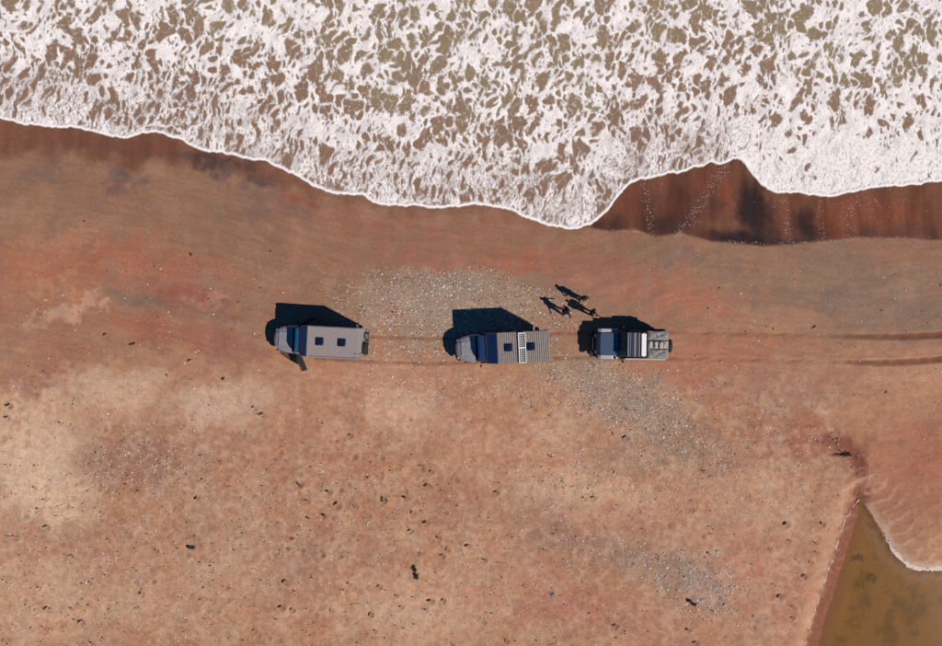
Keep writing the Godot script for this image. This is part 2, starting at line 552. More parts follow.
func build_ground() -> void:
	# colour of the sand on a coarse grid, then bent by noise and refined on the fine one
	var cw := 300
	var ch := 220
	var coarse := PackedColorArray()
	var coarse_wet := PackedColorArray()
	for j in ch:
		for i in cw:
			var u := -60.0 + i * 3.55
			var v := -60.0 + j * 3.55
			var c := lin(166, 119, 94).lerp(lin(190, 136, 104), sstep(300.0, 400.0, v))
			var d := blend_patches(PATCHES, u, v, c)
			coarse.append(Color(maxf(0.05, c.r + (d.r - c.r) * 1.3), maxf(0.03, c.g + (d.g - c.g) * 1.22), maxf(0.02, c.b + (d.b - c.b) * 1.15)))
			coarse_wet.append(blend_patches(WET_PATCHES, u, v, lin(140, 88, 68)) if v < 270.0 else c)
	# grid lines: fine where the photograph looks, coarse to the horizon
	var xs := PackedFloat32Array()
	var zs := PackedFloat32Array()
	for q in [-900.0, -400.0, -200.0, -120.0, -90.0, -70.0, -56.0, -48.0, -42.0, -38.0, -36.0]:
		xs.append(q)
	var t := -34.5
	while t < 34.5:
		xs.append(t)
		t += 0.1
	for q in [35.0, 36.0, 38.0, 42.0, 48.0, 56.0, 70.0, 90.0, 120.0, 200.0, 400.0, 900.0]:
		xs.append(q)
	for q in [-900.0, -400.0, -200.0, -100.0, -60.0, -40.0, -30.0, -24.0, -20.0, -17.0, -15.0]:
		zs.append(q)
	t = -13.8
	while t < 24.5:
		zs.append(t)
		t += 0.05 if t > -0.5 and t < 3.6 else 0.1
	for q in [25.0, 26.0, 28.0, 32.0, 38.0, 46.0, 60.0, 90.0, 140.0, 250.0, 450.0, 900.0]:
		zs.append(q)
	var nx := xs.size()
	var nzc := zs.size()
	var ys := PackedFloat32Array()
	var cols := PackedColorArray()
	ys.resize(nx * nzc)
	cols.resize(nx * nzc)
	var streak := noise(FastNoiseLite.TYPE_SIMPLEX_SMOOTH, 1.0, 21, 3)
	var red := lin(168, 98, 73)
	var pale := lin(222, 178, 148)
	var grey := lin(140, 120, 110)
	for j in nzc:
		var z := zs[j]
		for i in nx:
			var x := xs[i]
			var k := j * nx + i
			ys[k] = height_at(x, z)
			if inland(x, z) < -0.4:
				cols[k] = Color(0.18, 0.085, 0.05)
				continue
			# look the colour up a little way off, so that no patch has a clean edge
			var wa := nz_b.get_noise_2d(x, z)
			var wb := nz_b.get_noise_2d(x + 90.0, z)
			var wc := nz_c.get_noise_2d(x, z)
			var u := (x + wa * 1.7 + wc * 0.6) * 15.6 + 471.0
			var v := (z + wb * 1.0 + wc * 0.35) * 15.6 + 323.0
			var fi := clampf((u + 60.0) / 3.55, 0.0, cw - 2.001)
			var fj := clampf((v + 60.0) / 3.55, 0.0, ch - 2.001)
			var i0 := int(fi)
			var j0 := int(fj)
			var a := j0 * cw + i0
			var c := coarse[a].lerp(coarse[a + 1], fi - i0).lerp(coarse[a + cw].lerp(coarse[a + cw + 1], fi - i0), fj - j0)
			var s := inland(x, z)
			# streaks run across the damp foreshore, mottling over the dry sand
			var low := sstep(1.0, 6.0, z) * (1.0 - 0.75 * sstep(22.5, 24.5, x) * sstep(3.5, 6.5, z))
			var st := streak.get_noise_2d(x * 0.9, z * 0.16)
			var sl := streak.get_noise_2d(x * 0.12 + 40.0, z * 0.8)
			var md := nz_d.get_noise_2d(x, z)
			var m2 := nz_c.get_noise_2d(x * 0.8 + 31.0, z * 0.8)
			c = c.lerp(red, clampf(md * 0.20 + m2 * 0.08, 0.0, 0.2))
			c = c.lerp(pale, clampf(-md * 0.30 * low + m2 * 0.40 * low + wa * 0.14, 0.0, 0.42))
			c = c.lerp(grey, clampf((st * 0.34 - 0.03) * (1.0 - low) + sl * 0.08, 0.0, 0.25))
			# bands left by earlier tides, along the water's edge
			var tide := streak.get_noise_2d(x * 0.10 + 0.4 * wa, (z - table(shore_soft, x)) * 0.55 + 0.3 * wb)
			var tide2 := streak.get_noise_2d(x * 0.22 + 60.0, (z - table(shore_soft, x)) * 2.2 + 0.5 * wb)
			c = c.lerp(red, clampf(tide * 0.40 - 0.06, 0.0, 0.2) * (1.0 - 0.6 * low))
			c = c * (1.0 + 0.13 * tide2 * (1.0 - 0.5 * low) - 0.10 * clampf(-tide, 0.0, 1.0))
			# swirls drawn slantwise over the dry sand
			var sw := streak.get_noise_2d((x + z) * 0.55 + 0.8 * wa, (z - x) * 0.17)
			c = c.lerp(pale, clampf(sw * 0.55 * low, 0.0, 0.3))
			c = c * (1.0 + 0.15 * wc * low + 0.10 * md + (0.02 + 0.13 * low) * nz_fine.get_noise_2d(x, z))
			# ragged drifts of pale blown sand, crisp at their edges
			var rag := wc * 0.9 + wa * 0.7 + 0.35 * nz_fine.get_noise_2d(x * 1.4, z * 0.9)
			c = c.lerp(pale, 0.20 * low * sstep(0.12, 0.30, rag) * sstep(-0.25, 0.2, -md))
			c = c.lerp(red, 0.22 * (0.3 + 0.7 * low) * sstep(0.15, 0.35, -rag) * sstep(-0.2, 0.2, md))
			# wet sand with its own clear edge
			if s < 9.0:
				var wz := table(wet_z, x)
				var edge := 0.10 if x > 7.0 else 0.7
				var w := 1.0 - sstep(-edge, edge, z - wz + (0.0 if x > 7.0 else 0.9 * wa - 0.25))
				if w > 0.0:
					var uw := (x + wc * 0.35 + wa * 0.25) * 15.75 + 471.0
					var vw := (z + wb * 0.35) * 15.75 + 323.0
					fi = clampf((uw + 60.0) / 3.55, 0.0, cw - 2.001)
					fj = clampf((vw + 60.0) / 3.55, 0.0, ch - 2.001)
					i0 = int(fi)
					j0 = int(fj)
					a = j0 * cw + i0
					var cwet := coarse_wet[a].lerp(coarse_wet[a + 1], fi - i0).lerp(coarse_wet[a + cw].lerp(coarse_wet[a + cw + 1], fi - i0), fj - j0)
					cwet = cwet * (0.80 + 0.34 * st + 0.05 * wc)
					c = c.lerp(cwet, w * (1.0 if x > 7.0 else lerpf(0.85, 0.4, sstep(-16.0, -6.0, x))))
			# damp sand turned up in the ruts
			var r := rut_at(x, z)
			if r > 0.0:
				var share := 0.48 + 0.45 * nz_b.get_noise_1d(x * 1.6 + 7.0) + 0.40 * sstep(23.0, 28.5, x)
				if x > 13.5 and x < 25.0:
					share = lerpf(0.20 + 0.9 * nz_c.get_noise_1d(x * 0.9 + z * 3.0), share, sstep(22.0, 25.0, x))
				c = c.lerp(lin(126, 74, 56), clampf(r * share, 0.0, 0.85))
			# damp channel that drains to the pool's head
			if x > 18.5 and z > 5.5 and z < 13.0:
				var cd := 1e9
				var cp := Vector2(x + 0.12 * wc, z + 0.1 * wa)
				for q in CHANNEL.size() - 1:
					var pa := px(CHANNEL[q][0], CHANNEL[q][1])
					var pb := px(CHANNEL[q + 1][0], CHANNEL[q + 1][1])
					cd = minf(cd, cp.distance_to(Geometry2D.get_closest_point_to_segment(cp, Vector2(pa.x, pa.z), Vector2(pb.x, pb.z))))
				c = c.lerp(lin(142, 84, 65), 0.92 * sstep(20.5, 24.0, x) * (1.0 - sstep(0.05, 0.85, cd + 0.35 * wc)))
				ys[k] -= 0.10 * sstep(20.5, 24.0, x) * (1.0 - sstep(0.05, 0.6, cd))
			# round the pool: wet strip on the left bank, pale dry lip above it
			var g := pool_gap(x, z)
			if g.x < 2.6:
				if g.y > 0.5:
					c = c.lerp(lin(204, 150, 120), 0.4 * (1.0 - sstep(0.2, 0.6, absf(g.x - 1.35 + 0.4 * wc))))
					c = c.lerp(lin(146, 86, 66), 0.88 * (1.0 - sstep(0.45, 1.05, g.x + 0.35 * wc)))
				else:
					c = c.lerp(lin(214, 178, 154), 0.75 * (1.0 - sstep(0.1, 0.6, g.x + 0.3 * wc)) * sstep(9.5, 14.0, z))
				if g.x < 0.0:
					c = c.lerp(lin(118, 74, 44), 1.0 - sstep(0.0, 0.9, -g.x + 0.4 * wc)) if g.y < 0.5 else c
					c = c.lerp(lin(176, 116, 62), sstep(0.2, 1.3, -g.x + 0.4 * wc))
					c = c.lerp(lin(98, 70, 36), clampf(sstep(0.5, 2.0, -g.x) * (0.12 + 1.3 * wa + 1.1 * md + 0.5 * wc), 0.0, 0.85))
			# rippled fans of pale sand by the pool's right bank
			if x > 23.5 and z > 5.0 and z < 17.0:
				var rr := Vector2(x - 23.0, (z - 3.5) * 0.8).length()
				var band := sin(rr * 9.0 + 3.0 * wa + 0.8 * wc)
				var where := (1.0 - sstep(0.3, 1.6, absf(g.x - 1.2))) * sstep(8.0, 10.0, z)
				c = c.lerp(pale, clampf(0.42 * where * sstep(0.5, 1.0, band + 0.5 * wc), 0.0, 0.5))
				ys[k] += 0.003 * where * band
			if s < 0.0:
				c = lin(120, 82, 62)
			cols[k] = Color(c.r * SAND_R, c.g * SAND_G, c.b * SAND_B)
	press_dents(xs, zs, ys, cols)
	var o := put(grid_mesh(xs, zs, ys, cols), "ground", M.sand)
	o.set_meta("kind", "structure")
	o.set_meta("label", "red-brown beach sand with paler dry patches and wheel ruts")

const SAND_R := 1.13
const SAND_G := 1.235
const SAND_B := 1.25

# hoof and foot prints and the hollows round the weed: a pit with the sand pushed up on one side
func press_dents(xs: PackedFloat32Array, zs: PackedFloat32Array, ys: PackedFloat32Array, cols: PackedColorArray) -> void:
	var rng := RandomNumberGenerator.new()
	rng.seed = 52
	var list := []
	for q in WEED:
		if q[1] > 400.0:
			list.append([q[0] + 2.0, q[1] + 1.2, q[2] / 15.6 * 0.40, 0.055])
	for k in 700:
		var u := rng.randf_range(0.0, 720.0)
		var v := rng.randf_range(430.0, 650.0)
		var p := px(u, v)
		var e := Vector2((u - 370.0) / 130.0, (v - 510.0) / 60.0).length()
		var want := clampf(1.3 - e, 0.0, 1.0) + 0.5 * (1.0 - sstep(200.0, 500.0, u)) + 0.12
		if rng.randf() > want * clampf(0.5 + 1.6 * nz_b.get_noise_2d(p.x + 12.0, p.z), 0.05, 1.0):
			continue
		list.append([u, v, rng.randf_range(0.10, 0.20), rng.randf_range(0.015, 0.05)])
	var nx := xs.size()
	var i_first := xs.bsearch(-34.0)
	var j_first := zs.bsearch(3.7)
	for q in list:
		var p := px(q[0], q[1])
		var r: float = q[2]
		var turn := rng.randf() * TAU
		var i0 := i_first + int((p.x - xs[i_first]) / 0.1)
		var j0 := j_first + int((p.z - zs[j_first]) / 0.1)
		for j in range(maxi(j0 - 6, 1), mini(j0 + 8, zs.size() - 1)):
			for i in range(maxi(i0 - 6, 1), mini(i0 + 8, nx - 1)):
				var d := Vector2(xs[i] - p.x, zs[j] - p.z)
				var l := d.length() / r
				if l > 3.0:
					continue
				var up := 0.5 + 0.5 * cos(d.angle() - turn)
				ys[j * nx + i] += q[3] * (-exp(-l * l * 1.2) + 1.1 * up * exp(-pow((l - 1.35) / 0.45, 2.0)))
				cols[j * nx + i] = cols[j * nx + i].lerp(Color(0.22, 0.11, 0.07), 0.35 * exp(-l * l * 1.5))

func build_pool() -> void:
	var st := tool()
	var gp := grown(pool_poly, 0.55)
	var tri := Geometry2D.triangulate_polygon(gp)
	for k in tri.size():
		var p := gp[tri[k]]
		st.add_vertex(Vector3(p.x, POOL_Y, p.y))
	var o := done(st, "pool_water", M.pool)
	o.set_meta("kind", "structure")
	o.set_meta("label", "still brown tannin water of the beach pool")
	# a line of dried scum along the left bank and a thicker drift of foam on the right
	var rng := RandomNumberGenerator.new()
	rng.seed = 5
	for side in 2:
		var pts := POOL_SCUM if side == 0 else POOL_RIGHT
		var st2 := tool()
		st2.set_smooth_group(0)
		var path: Array[Vector3] = []
		for k in pts.size() - 1:
			var a := px(pts[k][0], pts[k][1], POOL_Y)
			var b := px(pts[k + 1][0], pts[k + 1][1], POOL_Y)
			var n := int(a.distance_to(b) / 0.06) + 1
			for q in n:
				path.append(a.lerp(b, float(q) / n))
		for k in path.size() - 1:
			var p := path[k]
			var q := path[k + 1]
			var d := (q - p).normalized()
			var s := Vector3(-d.z, 0, d.x)
			var wid := [0.0, 0.0]
			var off := [0.0, 0.0]
			for e in 2:
				var f := float(k + e) * 0.06
				if side == 0:
					wid[e] = maxf(0.008, 0.022 + 0.028 * nz_c.get_noise_1d(f * 1.3) + 0.02 * nz_fine.get_noise_1d(f))
					off[e] = 0.14 * nz_b.get_noise_1d(f) + 0.05 * nz_c.get_noise_1d(f)
				else:
					var t := float(k + e) / path.size()
					wid[e] = maxf(0.0, sstep(0.12, 0.34, t) * (0.16 + 0.16 * nz_b.get_noise_1d(f) + 0.06 * nz_fine.get_noise_1d(f)))
					off[e] = -0.05 + 0.1 * nz_c.get_noise_1d(f)
			if wid[0] + wid[1] < 0.01:
				continue
			var P := func(b: Vector3, o2: float, h: float) -> Vector3:
				var w := b + s * o2
				w.y = maxf(height_at(w.x, w.z), POOL_Y) + h
				return w
			var a0: Vector3 = P.call(p, -off[0] - wid[0], 0.004)
			var a1: Vector3 = P.call(p, -off[0], 0.022)
			var a2: Vector3 = P.call(p, -off[0] + wid[0], 0.004)
			var b0: Vector3 = P.call(q, -off[1] - wid[1], 0.004)
			var b1: Vector3 = P.call(q, -off[1], 0.022)
			var b2: Vector3 = P.call(q, -off[1] + wid[1], 0.004)
			quad(st2, a0, b0, b1, a1)
			quad(st2, a1, b1, b2, a2)
		var f := done(st2, "pool_foam", M.scum if side == 0 else M.scum_thick)
		f.set_meta("kind", "stuff")
		f.set_meta("label", "thin white scum line along the pool's left bank" if side == 0 else "pale drift of foam along the pool's curved far bank")
	# the weed lying on the bottom
	for q in [[859, 559, 0.42, 0.22], [875, 580, 0.22, 0.34], [864, 588, 0.12, 0.12]]:
		var p := px(q[0], q[1], POOL_Y)
		var o2 := put(weed_mesh(rng, 22, q[2] * 1.5, 0.05), "pool_weed", M.weed)
		o2.position = Vector3(p.x, POOL_Y - 0.10, p.z)
		o2.scale = Vector3(1, 1, q[3] / q[2])
		tag(o2, "dark weed clump floating in the brown pool", "weed", "weed in the pool")

func grown(poly: PackedVector2Array, by: float) -> PackedVector2Array:
	var r := Geometry2D.offset_polygon(poly, by)
	return r[0]

# ---------------------------------------------------------------- sea and foam

var fo_big: FastNoiseLite
var fo_mid: FastNoiseLite
var fo_small: FastNoiseLite
var fo_open: FastNoiseLite
var fo_mass: FastNoiseLite
var fo_grain: FastNoiseLite
var fo_wisp: FastNoiseLite

# fronts of smaller waves that run over the last one
var INNER := [[[141, 131], [151, 123], [158, 117], [166, 112], [182, 107]], [[156, 124], [173, 127], [185, 131], [194, 128], [206, 121]], [[362, 195], [372, 188], [377, 178], [373, 166]], [[377, 178], [383, 184], [390, 191], [401, 203]], [[70, 112], [84, 110], [92, 104]]]

func inner_lip(x: float, z: float) -> float:
	var u := x * FOCAL / (CAM_H - SEA_Y) + 471.0 + 4.5 * fo_grain.get_noise_2d(x * 0.5, z * 0.5)
	var v := z * FOCAL / (CAM_H - SEA_Y) + 323.0 + 4.5 * fo_grain.get_noise_2d(x * 0.5 + 20.0, z * 0.5)
	if u < 60.0 or (u > 215.0 and u < 350.0) or u > 410.0 or v < 98.0 or v > 212.0:
		return 0.0
	var best := 1e9
	var p := Vector2(u, v)
	for l in INNER:
		for k in l.size() - 1:
			var q := Geometry2D.get_closest_point_to_segment(p, Vector2(l[k][0], l[k][1]), Vector2(l[k + 1][0], l[k + 1][1]))
			best = minf(best, p.distance_to(q))
	return 1.0 - sstep(0.8, 2.0, best)

# x: how much foam covers the water there (0..1), y: its thickness
func foam_at(x: float, z: float, s: float) -> Vector2:
	# s: metres seaward of the edge
	var near := 1.0 - sstep(0.8, 5.5, s)
	# foam is drawn out up and down the beach by the swash
	var si := clampf(s * 10.0, 0.0, 118.0)
	var Z := (z + lerpf(pulled[int(si)], pulled[int(si) + 1], si - floorf(si))) * 0.66
	var X := x + 0.16 * z + 0.5 * fo_mass.get_noise_2d(x * 1.5 + 30.0, z * 1.5)
	var g := fo_grain.get_noise_2d(X * 1.1, Z)
	var g2 := fo_grain.get_noise_2d(X * 3.0, Z * 2.6 + 50.0)
	var big := fo_big.get_noise_2d(X, Z) + 1.0 + 0.07 * g
	var mid := fo_mid.get_noise_2d(X, Z) + 1.0 + 0.07 * g
	var sml := fo_small.get_noise_2d(X, Z) + 1.0 + 0.10 * g2
	var opn := fo_open.get_noise_2d(X, Z)
	var mass := fo_mass.get_noise_2d(x, z)
	# right of the headland the last wave is a solid sheet
	var sheet := (1.0 - sstep(1.0, 6.5, s + 1.8 * mass)) * sstep(15.5, 19.0, x)
	var thr := maxf(0.08, 0.25 + 0.14 * mass - 0.38 * opn + 0.40 * sheet + 0.05 * sstep(14.0, 26.0, x))
	var tb := thr + 0.04 + 0.34 * near
	var tm := thr + 0.06 + 0.06 * near
	var ts := thr + 0.20 - 0.13 * near
	var hb := sstep(tb, tb + 0.15, big)
	var hm := sstep(tm, tm + 0.17, mid)
	var hs := sstep(ts, ts + 0.18, sml) * 0.8
	var hole := maxf(hb, maxf(hm, hs))
	# thin strands of foam cross the larger gaps, here and there
	var fil := 1.0 - sstep(0.01, 0.07, mid + 0.05 * g2)
	hole *= 1.0 - clampf(0.60 + 1.6 * g, 0.0, 0.95) * fil
	var a := 1.0 - hole
	# foam is part thick froth, part thin film; the film is drawn out in wisps
	var wisp := fo_wisp.get_noise_2d(X * 1.0, Z * 0.75)
	var film := sstep(-0.22, 0.24, wisp + 0.25 * opn * -1.0 + 0.12 * g2 + 0.35 * sheet)
	a *= lerpf(lerpf(0.86, 0.70, near), 1.0, film)
	# bubbles break up just behind the front
	var thin := sstep(0.3, 0.8, s) * (1.0 - sstep(1.2, 4.6, s + 0.9 * mass)) * (1.0 - 0.8 * sheet)
	a *= 1.0 - thin * clampf(0.12 + 1.1 * g2 + 0.30 * g, 0.0, 0.8)
	a *= 1.0 - 0.5 * sstep(0.24, 0.5, g2) * (0.25 + 0.75 * near)
	# the front itself is a thick white lip
	var lip := 1.0 - sstep(0.12, 0.30 + 0.16 * g, s)
	if x < 0.5:
		lip = maxf(lip, 0.85 * inner_lip(x, z))
	a = maxf(a, lip)
	return Vector2(clampf(a, 0.0, 1.0), 0.010 + 0.045 * lip + 0.028 * clampf(mass + 0.4, 0.0, 1.0) + 0.014 * g)

func build_sea() -> void:
	var S := FastNoiseLite.TYPE_SIMPLEX_SMOOTH
	fo_big = noise(FastNoiseLite.TYPE_CELLULAR, 1.08, 31, 1, 0.52, 1.0)
	fo_mid = noise(FastNoiseLite.TYPE_CELLULAR, 2.3, 32, 1, 0.26, 2.0)
	fo_small = noise(FastNoiseLite.TYPE_CELLULAR, 4.2, 33, 1, 0.20, 3.4)
	fo_open = noise(S, 0.55, 34, 3)
	fo_mass = noise(S, 0.20, 35, 3)
	fo_grain = noise(S, 3.2, 36, 3)
	fo_wisp = noise(S, 1.5, 39, 4, 0.4, 1.2)
	var swell := noise(S, 0.28, 37, 3)
	var silt := noise(S, 0.13, 38, 4)
	# water
	var xs := PackedFloat32Array()
	var zs := PackedFloat32Array()
	for q in [-900.0, -400.0, -200.0, -120.0, -80.0, -60.0, -50.0, -42.0, -38.0]:
		xs.append(q)
	var t := -35.0
	while t < 35.0:
		xs.append(t)
		t += 0.2
	for q in [36.0, 38.0, 42.0, 50.0, 60.0, 80.0, 120.0, 200.0, 400.0, 900.0]:
		xs.append(q)
	for q in [-900.0, -400.0, -200.0, -120.0, -80.0, -60.0, -45.0, -36.0, -30.0, -27.0]:
		zs.append(q)
	t = -25.5
	while t < -5.5:
		zs.append(t)
		t += 0.2
	var ys := PackedFloat32Array()
	var cols := PackedColorArray()
	var keep := PackedByteArray()
	var olive := lin(152, 134, 104)
	var brown := lin(152, 126, 100)
	var redd := lin(144, 114, 92)
	for z in zs:
		for x in xs:
			var s := -inland(x, z)
			keep.append(1 if s > 0.22 else 0)
			var far := sstep(0.0, 5.0, s)
			ys.append(SEA_Y + far * 0.06 * swell.get_noise_2d(x, z * 1.5) - 0.012 * (1.0 - sstep(0.0, 0.5, s)))
			var k := silt.get_noise_2d(x, z)
			var off: float = sstep(1.0, 10.0, s + 3.0 * k)
			var c := redd.lerp(brown, off).lerp(olive, 0.85 * sstep(0.45, 1.15, off + 0.5 * silt.get_noise_2d(x + 50.0, z * 0.7)))
			cols.append(Color(c.r * 0.92, c.g * 0.92, c.b * 0.92))
	var w := put(grid_mesh(xs, zs, ys, cols, keep), "sea_water", M.sea)
	w.set_meta("kind", "structure")
	w.set_meta("label", "silty brown and olive sea water between the foam")
	# foam: fine where the photograph looks, coarse beside it
	var white := lin(249, 241, 235)
	for part in 4:
		var step := 0.055 if part == 0 else 0.35
		var x0: float = [-34.0, -100.0, 34.0, -34.0][part]
		var x1: float = [34.0, -34.0, 100.0, 34.0][part]
		var z0: float = [-23.5, -70.0, -70.0, -70.0][part]
		var z1: float = [-5.6, -6.0, -6.0, -23.5][part]
		var nx := int(ceil((x1 - x0) / step)) + 1
		var nzc := int(ceil((z1 - z0) / step)) + 1
		xs = PackedFloat32Array()
		zs = PackedFloat32Array()
		for i in nx:
			xs.append(minf(x0 + i * step, x1))
		for j in nzc:
			zs.append(minf(z0 + j * step, z1))
		ys = PackedFloat32Array()
		cols = PackedColorArray()
		keep = PackedByteArray()
		ys.resize(nx * nzc)
		cols.resize(nx * nzc)
		keep.resize(nx * nzc)
		for j in nzc:
			var z := zs[j]
			for i in nx:
				var x := xs[i]
				var k := j * nx + i
				var s := -inland(x, z)
				if s < -0.3:
					ys[k] = SEA_Y - 0.02
					cols[k] = Color(white.r, white.g, white.b, 0.0)
					continue
				var f := foam_at(x, z, s)
				var al := f.x * sstep(-0.05, 0.03, s)
				if z < -23.0:
					al *= 1.0 - sstep(-23.0, -68.0, z)
				var far := sstep(0.0, 5.0, s)
				ys[k] = SEA_Y + far * 0.06 * swell.get_noise_2d(x, z * 1.5) + 0.006 + f.y * al
				cols[k] = Color(white.r, white.g, white.b, al)
				keep[k] = 1 if al > 0.10 else 0
		var fm := put(grid_mesh(xs, zs, ys, cols, keep), "sea_foam", M.foam)
		fm.set_meta("kind", "stuff")
		fm.set_meta("label", "white lacy surf foam spreading over the shallow sea")

# ---------------------------------------------------------------- materials

func make_materials() -> void:
	var S := FastNoiseLite.TYPE_SIMPLEX_SMOOTH
	var sand := StandardMaterial3D.new()
	sand.vertex_color_use_as_albedo = true
	sand.albedo_texture = noise_tex(S, 0.02, 71, 1024, 0.84, 1.0, 6, 0.72)
	sand.uv1_triplanar = true
	sand.uv1_world_triplanar = true
	sand.uv1_scale = Vector3.ONE * 0.19
	sand.detail_enabled = true
	sand.detail_blend_mode = BaseMaterial3D.BLEND_MODE_MUL
	sand.detail_uv_layer = BaseMaterial3D.DETAIL_UV_2
	sand.detail_albedo = noise_tex(S, 0.09, 72, 512, 0.86, 1.0, 3, 0.8)
	sand.uv2_triplanar = true
	sand.uv2_world_triplanar = true
	sand.uv2_scale = Vector3.ONE * 0.43
	sand.heightmap_enabled = true
	sand.heightmap_texture = noise_tex(S, 0.05, 73, 1024, 0.0, 1.0, 6, 0.75)
	sand.heightmap_scale = 1.6
	sand.roughness = 0.95
	sand.metallic_specular = 0.25
	M.sand = sand
	var sea := StandardMaterial3D.new()
	sea.vertex_color_use_as_albedo = true
	sea.roughness = 0.12
	sea.heightmap_enabled = true
	sea.heightmap_texture = noise_tex(S, 0.02, 74, 512, 0.0, 1.0, 4, 0.5)
	sea.heightmap_scale = 2.0
	sea.uv1_triplanar = true
	sea.uv1_world_triplanar = true
	sea.uv1_scale = Vector3.ONE * 0.35
	M.sea = sea
	var foam := StandardMaterial3D.new()
	foam.vertex_color_use_as_albedo = true
	foam.transparency = BaseMaterial3D.TRANSPARENCY_ALPHA
	foam.roughness = 0.9
	foam.metallic_specular = 0.2
	foam.albedo_texture = noise_tex(S, 0.03, 76, 512, 0.95, 1.0, 5, 0.7)
	foam.heightmap_enabled = true
	foam.heightmap_texture = noise_tex(S, 0.03, 75, 512, 0.0, 1.0, 5, 0.65)
	foam.heightmap_scale = 2.0
	foam.uv1_triplanar = true
	foam.uv1_world_triplanar = true
	foam.uv1_scale = Vector3.ONE * 0.4
	M.foam = foam
	var pool := mat(0.24, 0.12, 0.026, 0.08)
	pool.transparency = BaseMaterial3D.TRANSPARENCY_ALPHA
	pool.albedo_color.a = 0.45
	M.pool = pool
	M.scum = mat(0.60, 0.48, 0.41, 0.9)
	M.scum_thick = mat(0.62, 0.50, 0.42, 0.9)
	M.weed = mat(0.012, 0.011, 0.009, 0.8)
	# vehicles
	var g := mat(0.32, 0.295, 0.30, 0.42)
	g.clearcoat_enabled = true
	g.clearcoat = 0.5
	g.clearcoat_roughness = 0.25
	g.albedo_texture = noise_tex(S, 0.02, 81, 256, 0.82, 1.0, 5, 0.6)
	g.uv1_triplanar = true
	g.uv1_scale = Vector3.ONE * 0.6
	M.paint_grey = g
	for q in [["roof_plain", 0.32, 0.265, 0.25, 82], ["roof_rib", 0.30, 0.245, 0.215, 83], ["box_side", 0.33, 0.30, 0.28, 84], ["tarp", 0.25, 0.235, 0.205, 85], ["tarp_light", 0.44, 0.41, 0.36, 86], ["canopy", 0.18, 0.17, 0.155, 87]]:
		var m := mat(q[1], q[2], q[3], 0.7)
		m.albedo_texture = noise_tex(S, 0.03, q[4], 256, 0.84, 1.0, 5, 0.65)
		m.uv1_triplanar = true
		m.uv1_scale = Vector3.ONE * 0.7
		M[q[0]] = m
	M.seam = mat(0.40, 0.36, 0.33, 0.6)
	var nv := mat(0.012, 0.018, 0.032, 0.35)
	nv.clearcoat_enabled = true
	nv.clearcoat = 0.6
	M.navy = nv
	var sb := mat(0.055, 0.10, 0.165, 0.4)
	sb.clearcoat_enabled = true
	sb.clearcoat = 0.5
	sb.clearcoat_roughness = 0.2
	sb.albedo_texture = noise_tex(S, 0.03, 88, 256, 0.8, 1.0, 5, 0.6)
	sb.uv1_triplanar = true
	M.steel_blue = sb
	M.front_shade = mat(0.06, 0.14, 0.24, 0.8)  # navy shade of the raked box front, put into the colour
	M.front_shade_navy = mat(0.015, 0.11, 0.26, 0.8)
	M.pale_grey = mat(0.36, 0.35, 0.35, 0.5)
	M.black = mat(0.014, 0.015, 0.017, 0.6)
	M.rubber = mat(0.016, 0.015, 0.015, 0.85)
	M.steel = mat(0.22, 0.22, 0.21, 0.5, 0.5)
	M.seat = mat(0.03, 0.03, 0.035, 0.9)
	M.white_paint = mat(0.78, 0.75, 0.72, 0.5)
	M.orange = mat(0.75, 0.22, 0.05, 0.5)
	M.tail_red = mat(0.60, 0.15, 0.11, 0.3)
	M.sky_pane_cyan = mat(0.08, 0.72, 0.78, 0.5)  # sky light painted as blue for the added windscreen panes
	M.sky_pane_blue = mat(0.06, 0.30, 0.55, 0.5)
	M.can = mat(0.10, 0.12, 0.09, 0.6)
	M.slat_grey = mat(0.20, 0.20, 0.21, 0.5)
	M.slat_blue = mat(0.08, 0.11, 0.16, 0.5)
	M.slat_dark = mat(0.03, 0.035, 0.04, 0.5)
	M.lamp_glass = mat(0.55, 0.55, 0.55, 0.1)
	M.skylight = mat(0.006, 0.012, 0.035, 0.12)
	M.glass_dark = mat(0.01, 0.014, 0.02, 0.05)
	var gw := mat(0.02, 0.03, 0.04, 0.03)
	gw.transparency = BaseMaterial3D.TRANSPARENCY_ALPHA
	gw.albedo_color.a = 0.35
	M.glass_wind = gw
	M.glass_side = gw
	# people, stones, weed and litter
	var cl := StandardMaterial3D.new()
	cl.vertex_color_use_as_albedo = true
	cl.roughness = 0.85
	M.cloth = cl
	M.hat = mat(0.03, 0.026, 0.022, 0.9)
	var sn := StandardMaterial3D.new()
	sn.vertex_color_use_as_albedo = true
	sn.roughness = 0.8
	M.stone = sn
	M.kelp = mat(0.019, 0.014, 0.011, 0.75)
	M.kelp_brown = mat(0.05, 0.03, 0.02, 0.8)
	M.blue_scrap = mat(0.03, 0.12, 0.30, 0.5)
	M.green_glass = mat(0.015, 0.05, 0.035, 0.2)
	M.rust = mat(0.28, 0.09, 0.03, 0.8)
	var rp := mat(0.56, 0.47, 0.40, 0.85)
	rp.albedo_texture = noise_tex(S, 0.03, 91, 256, 0.6, 1.0, 5, 0.65)
	rp.uv1_triplanar = true
	M.rock_pale = rp

# ---------------------------------------------------------------- shingle, weed and litter

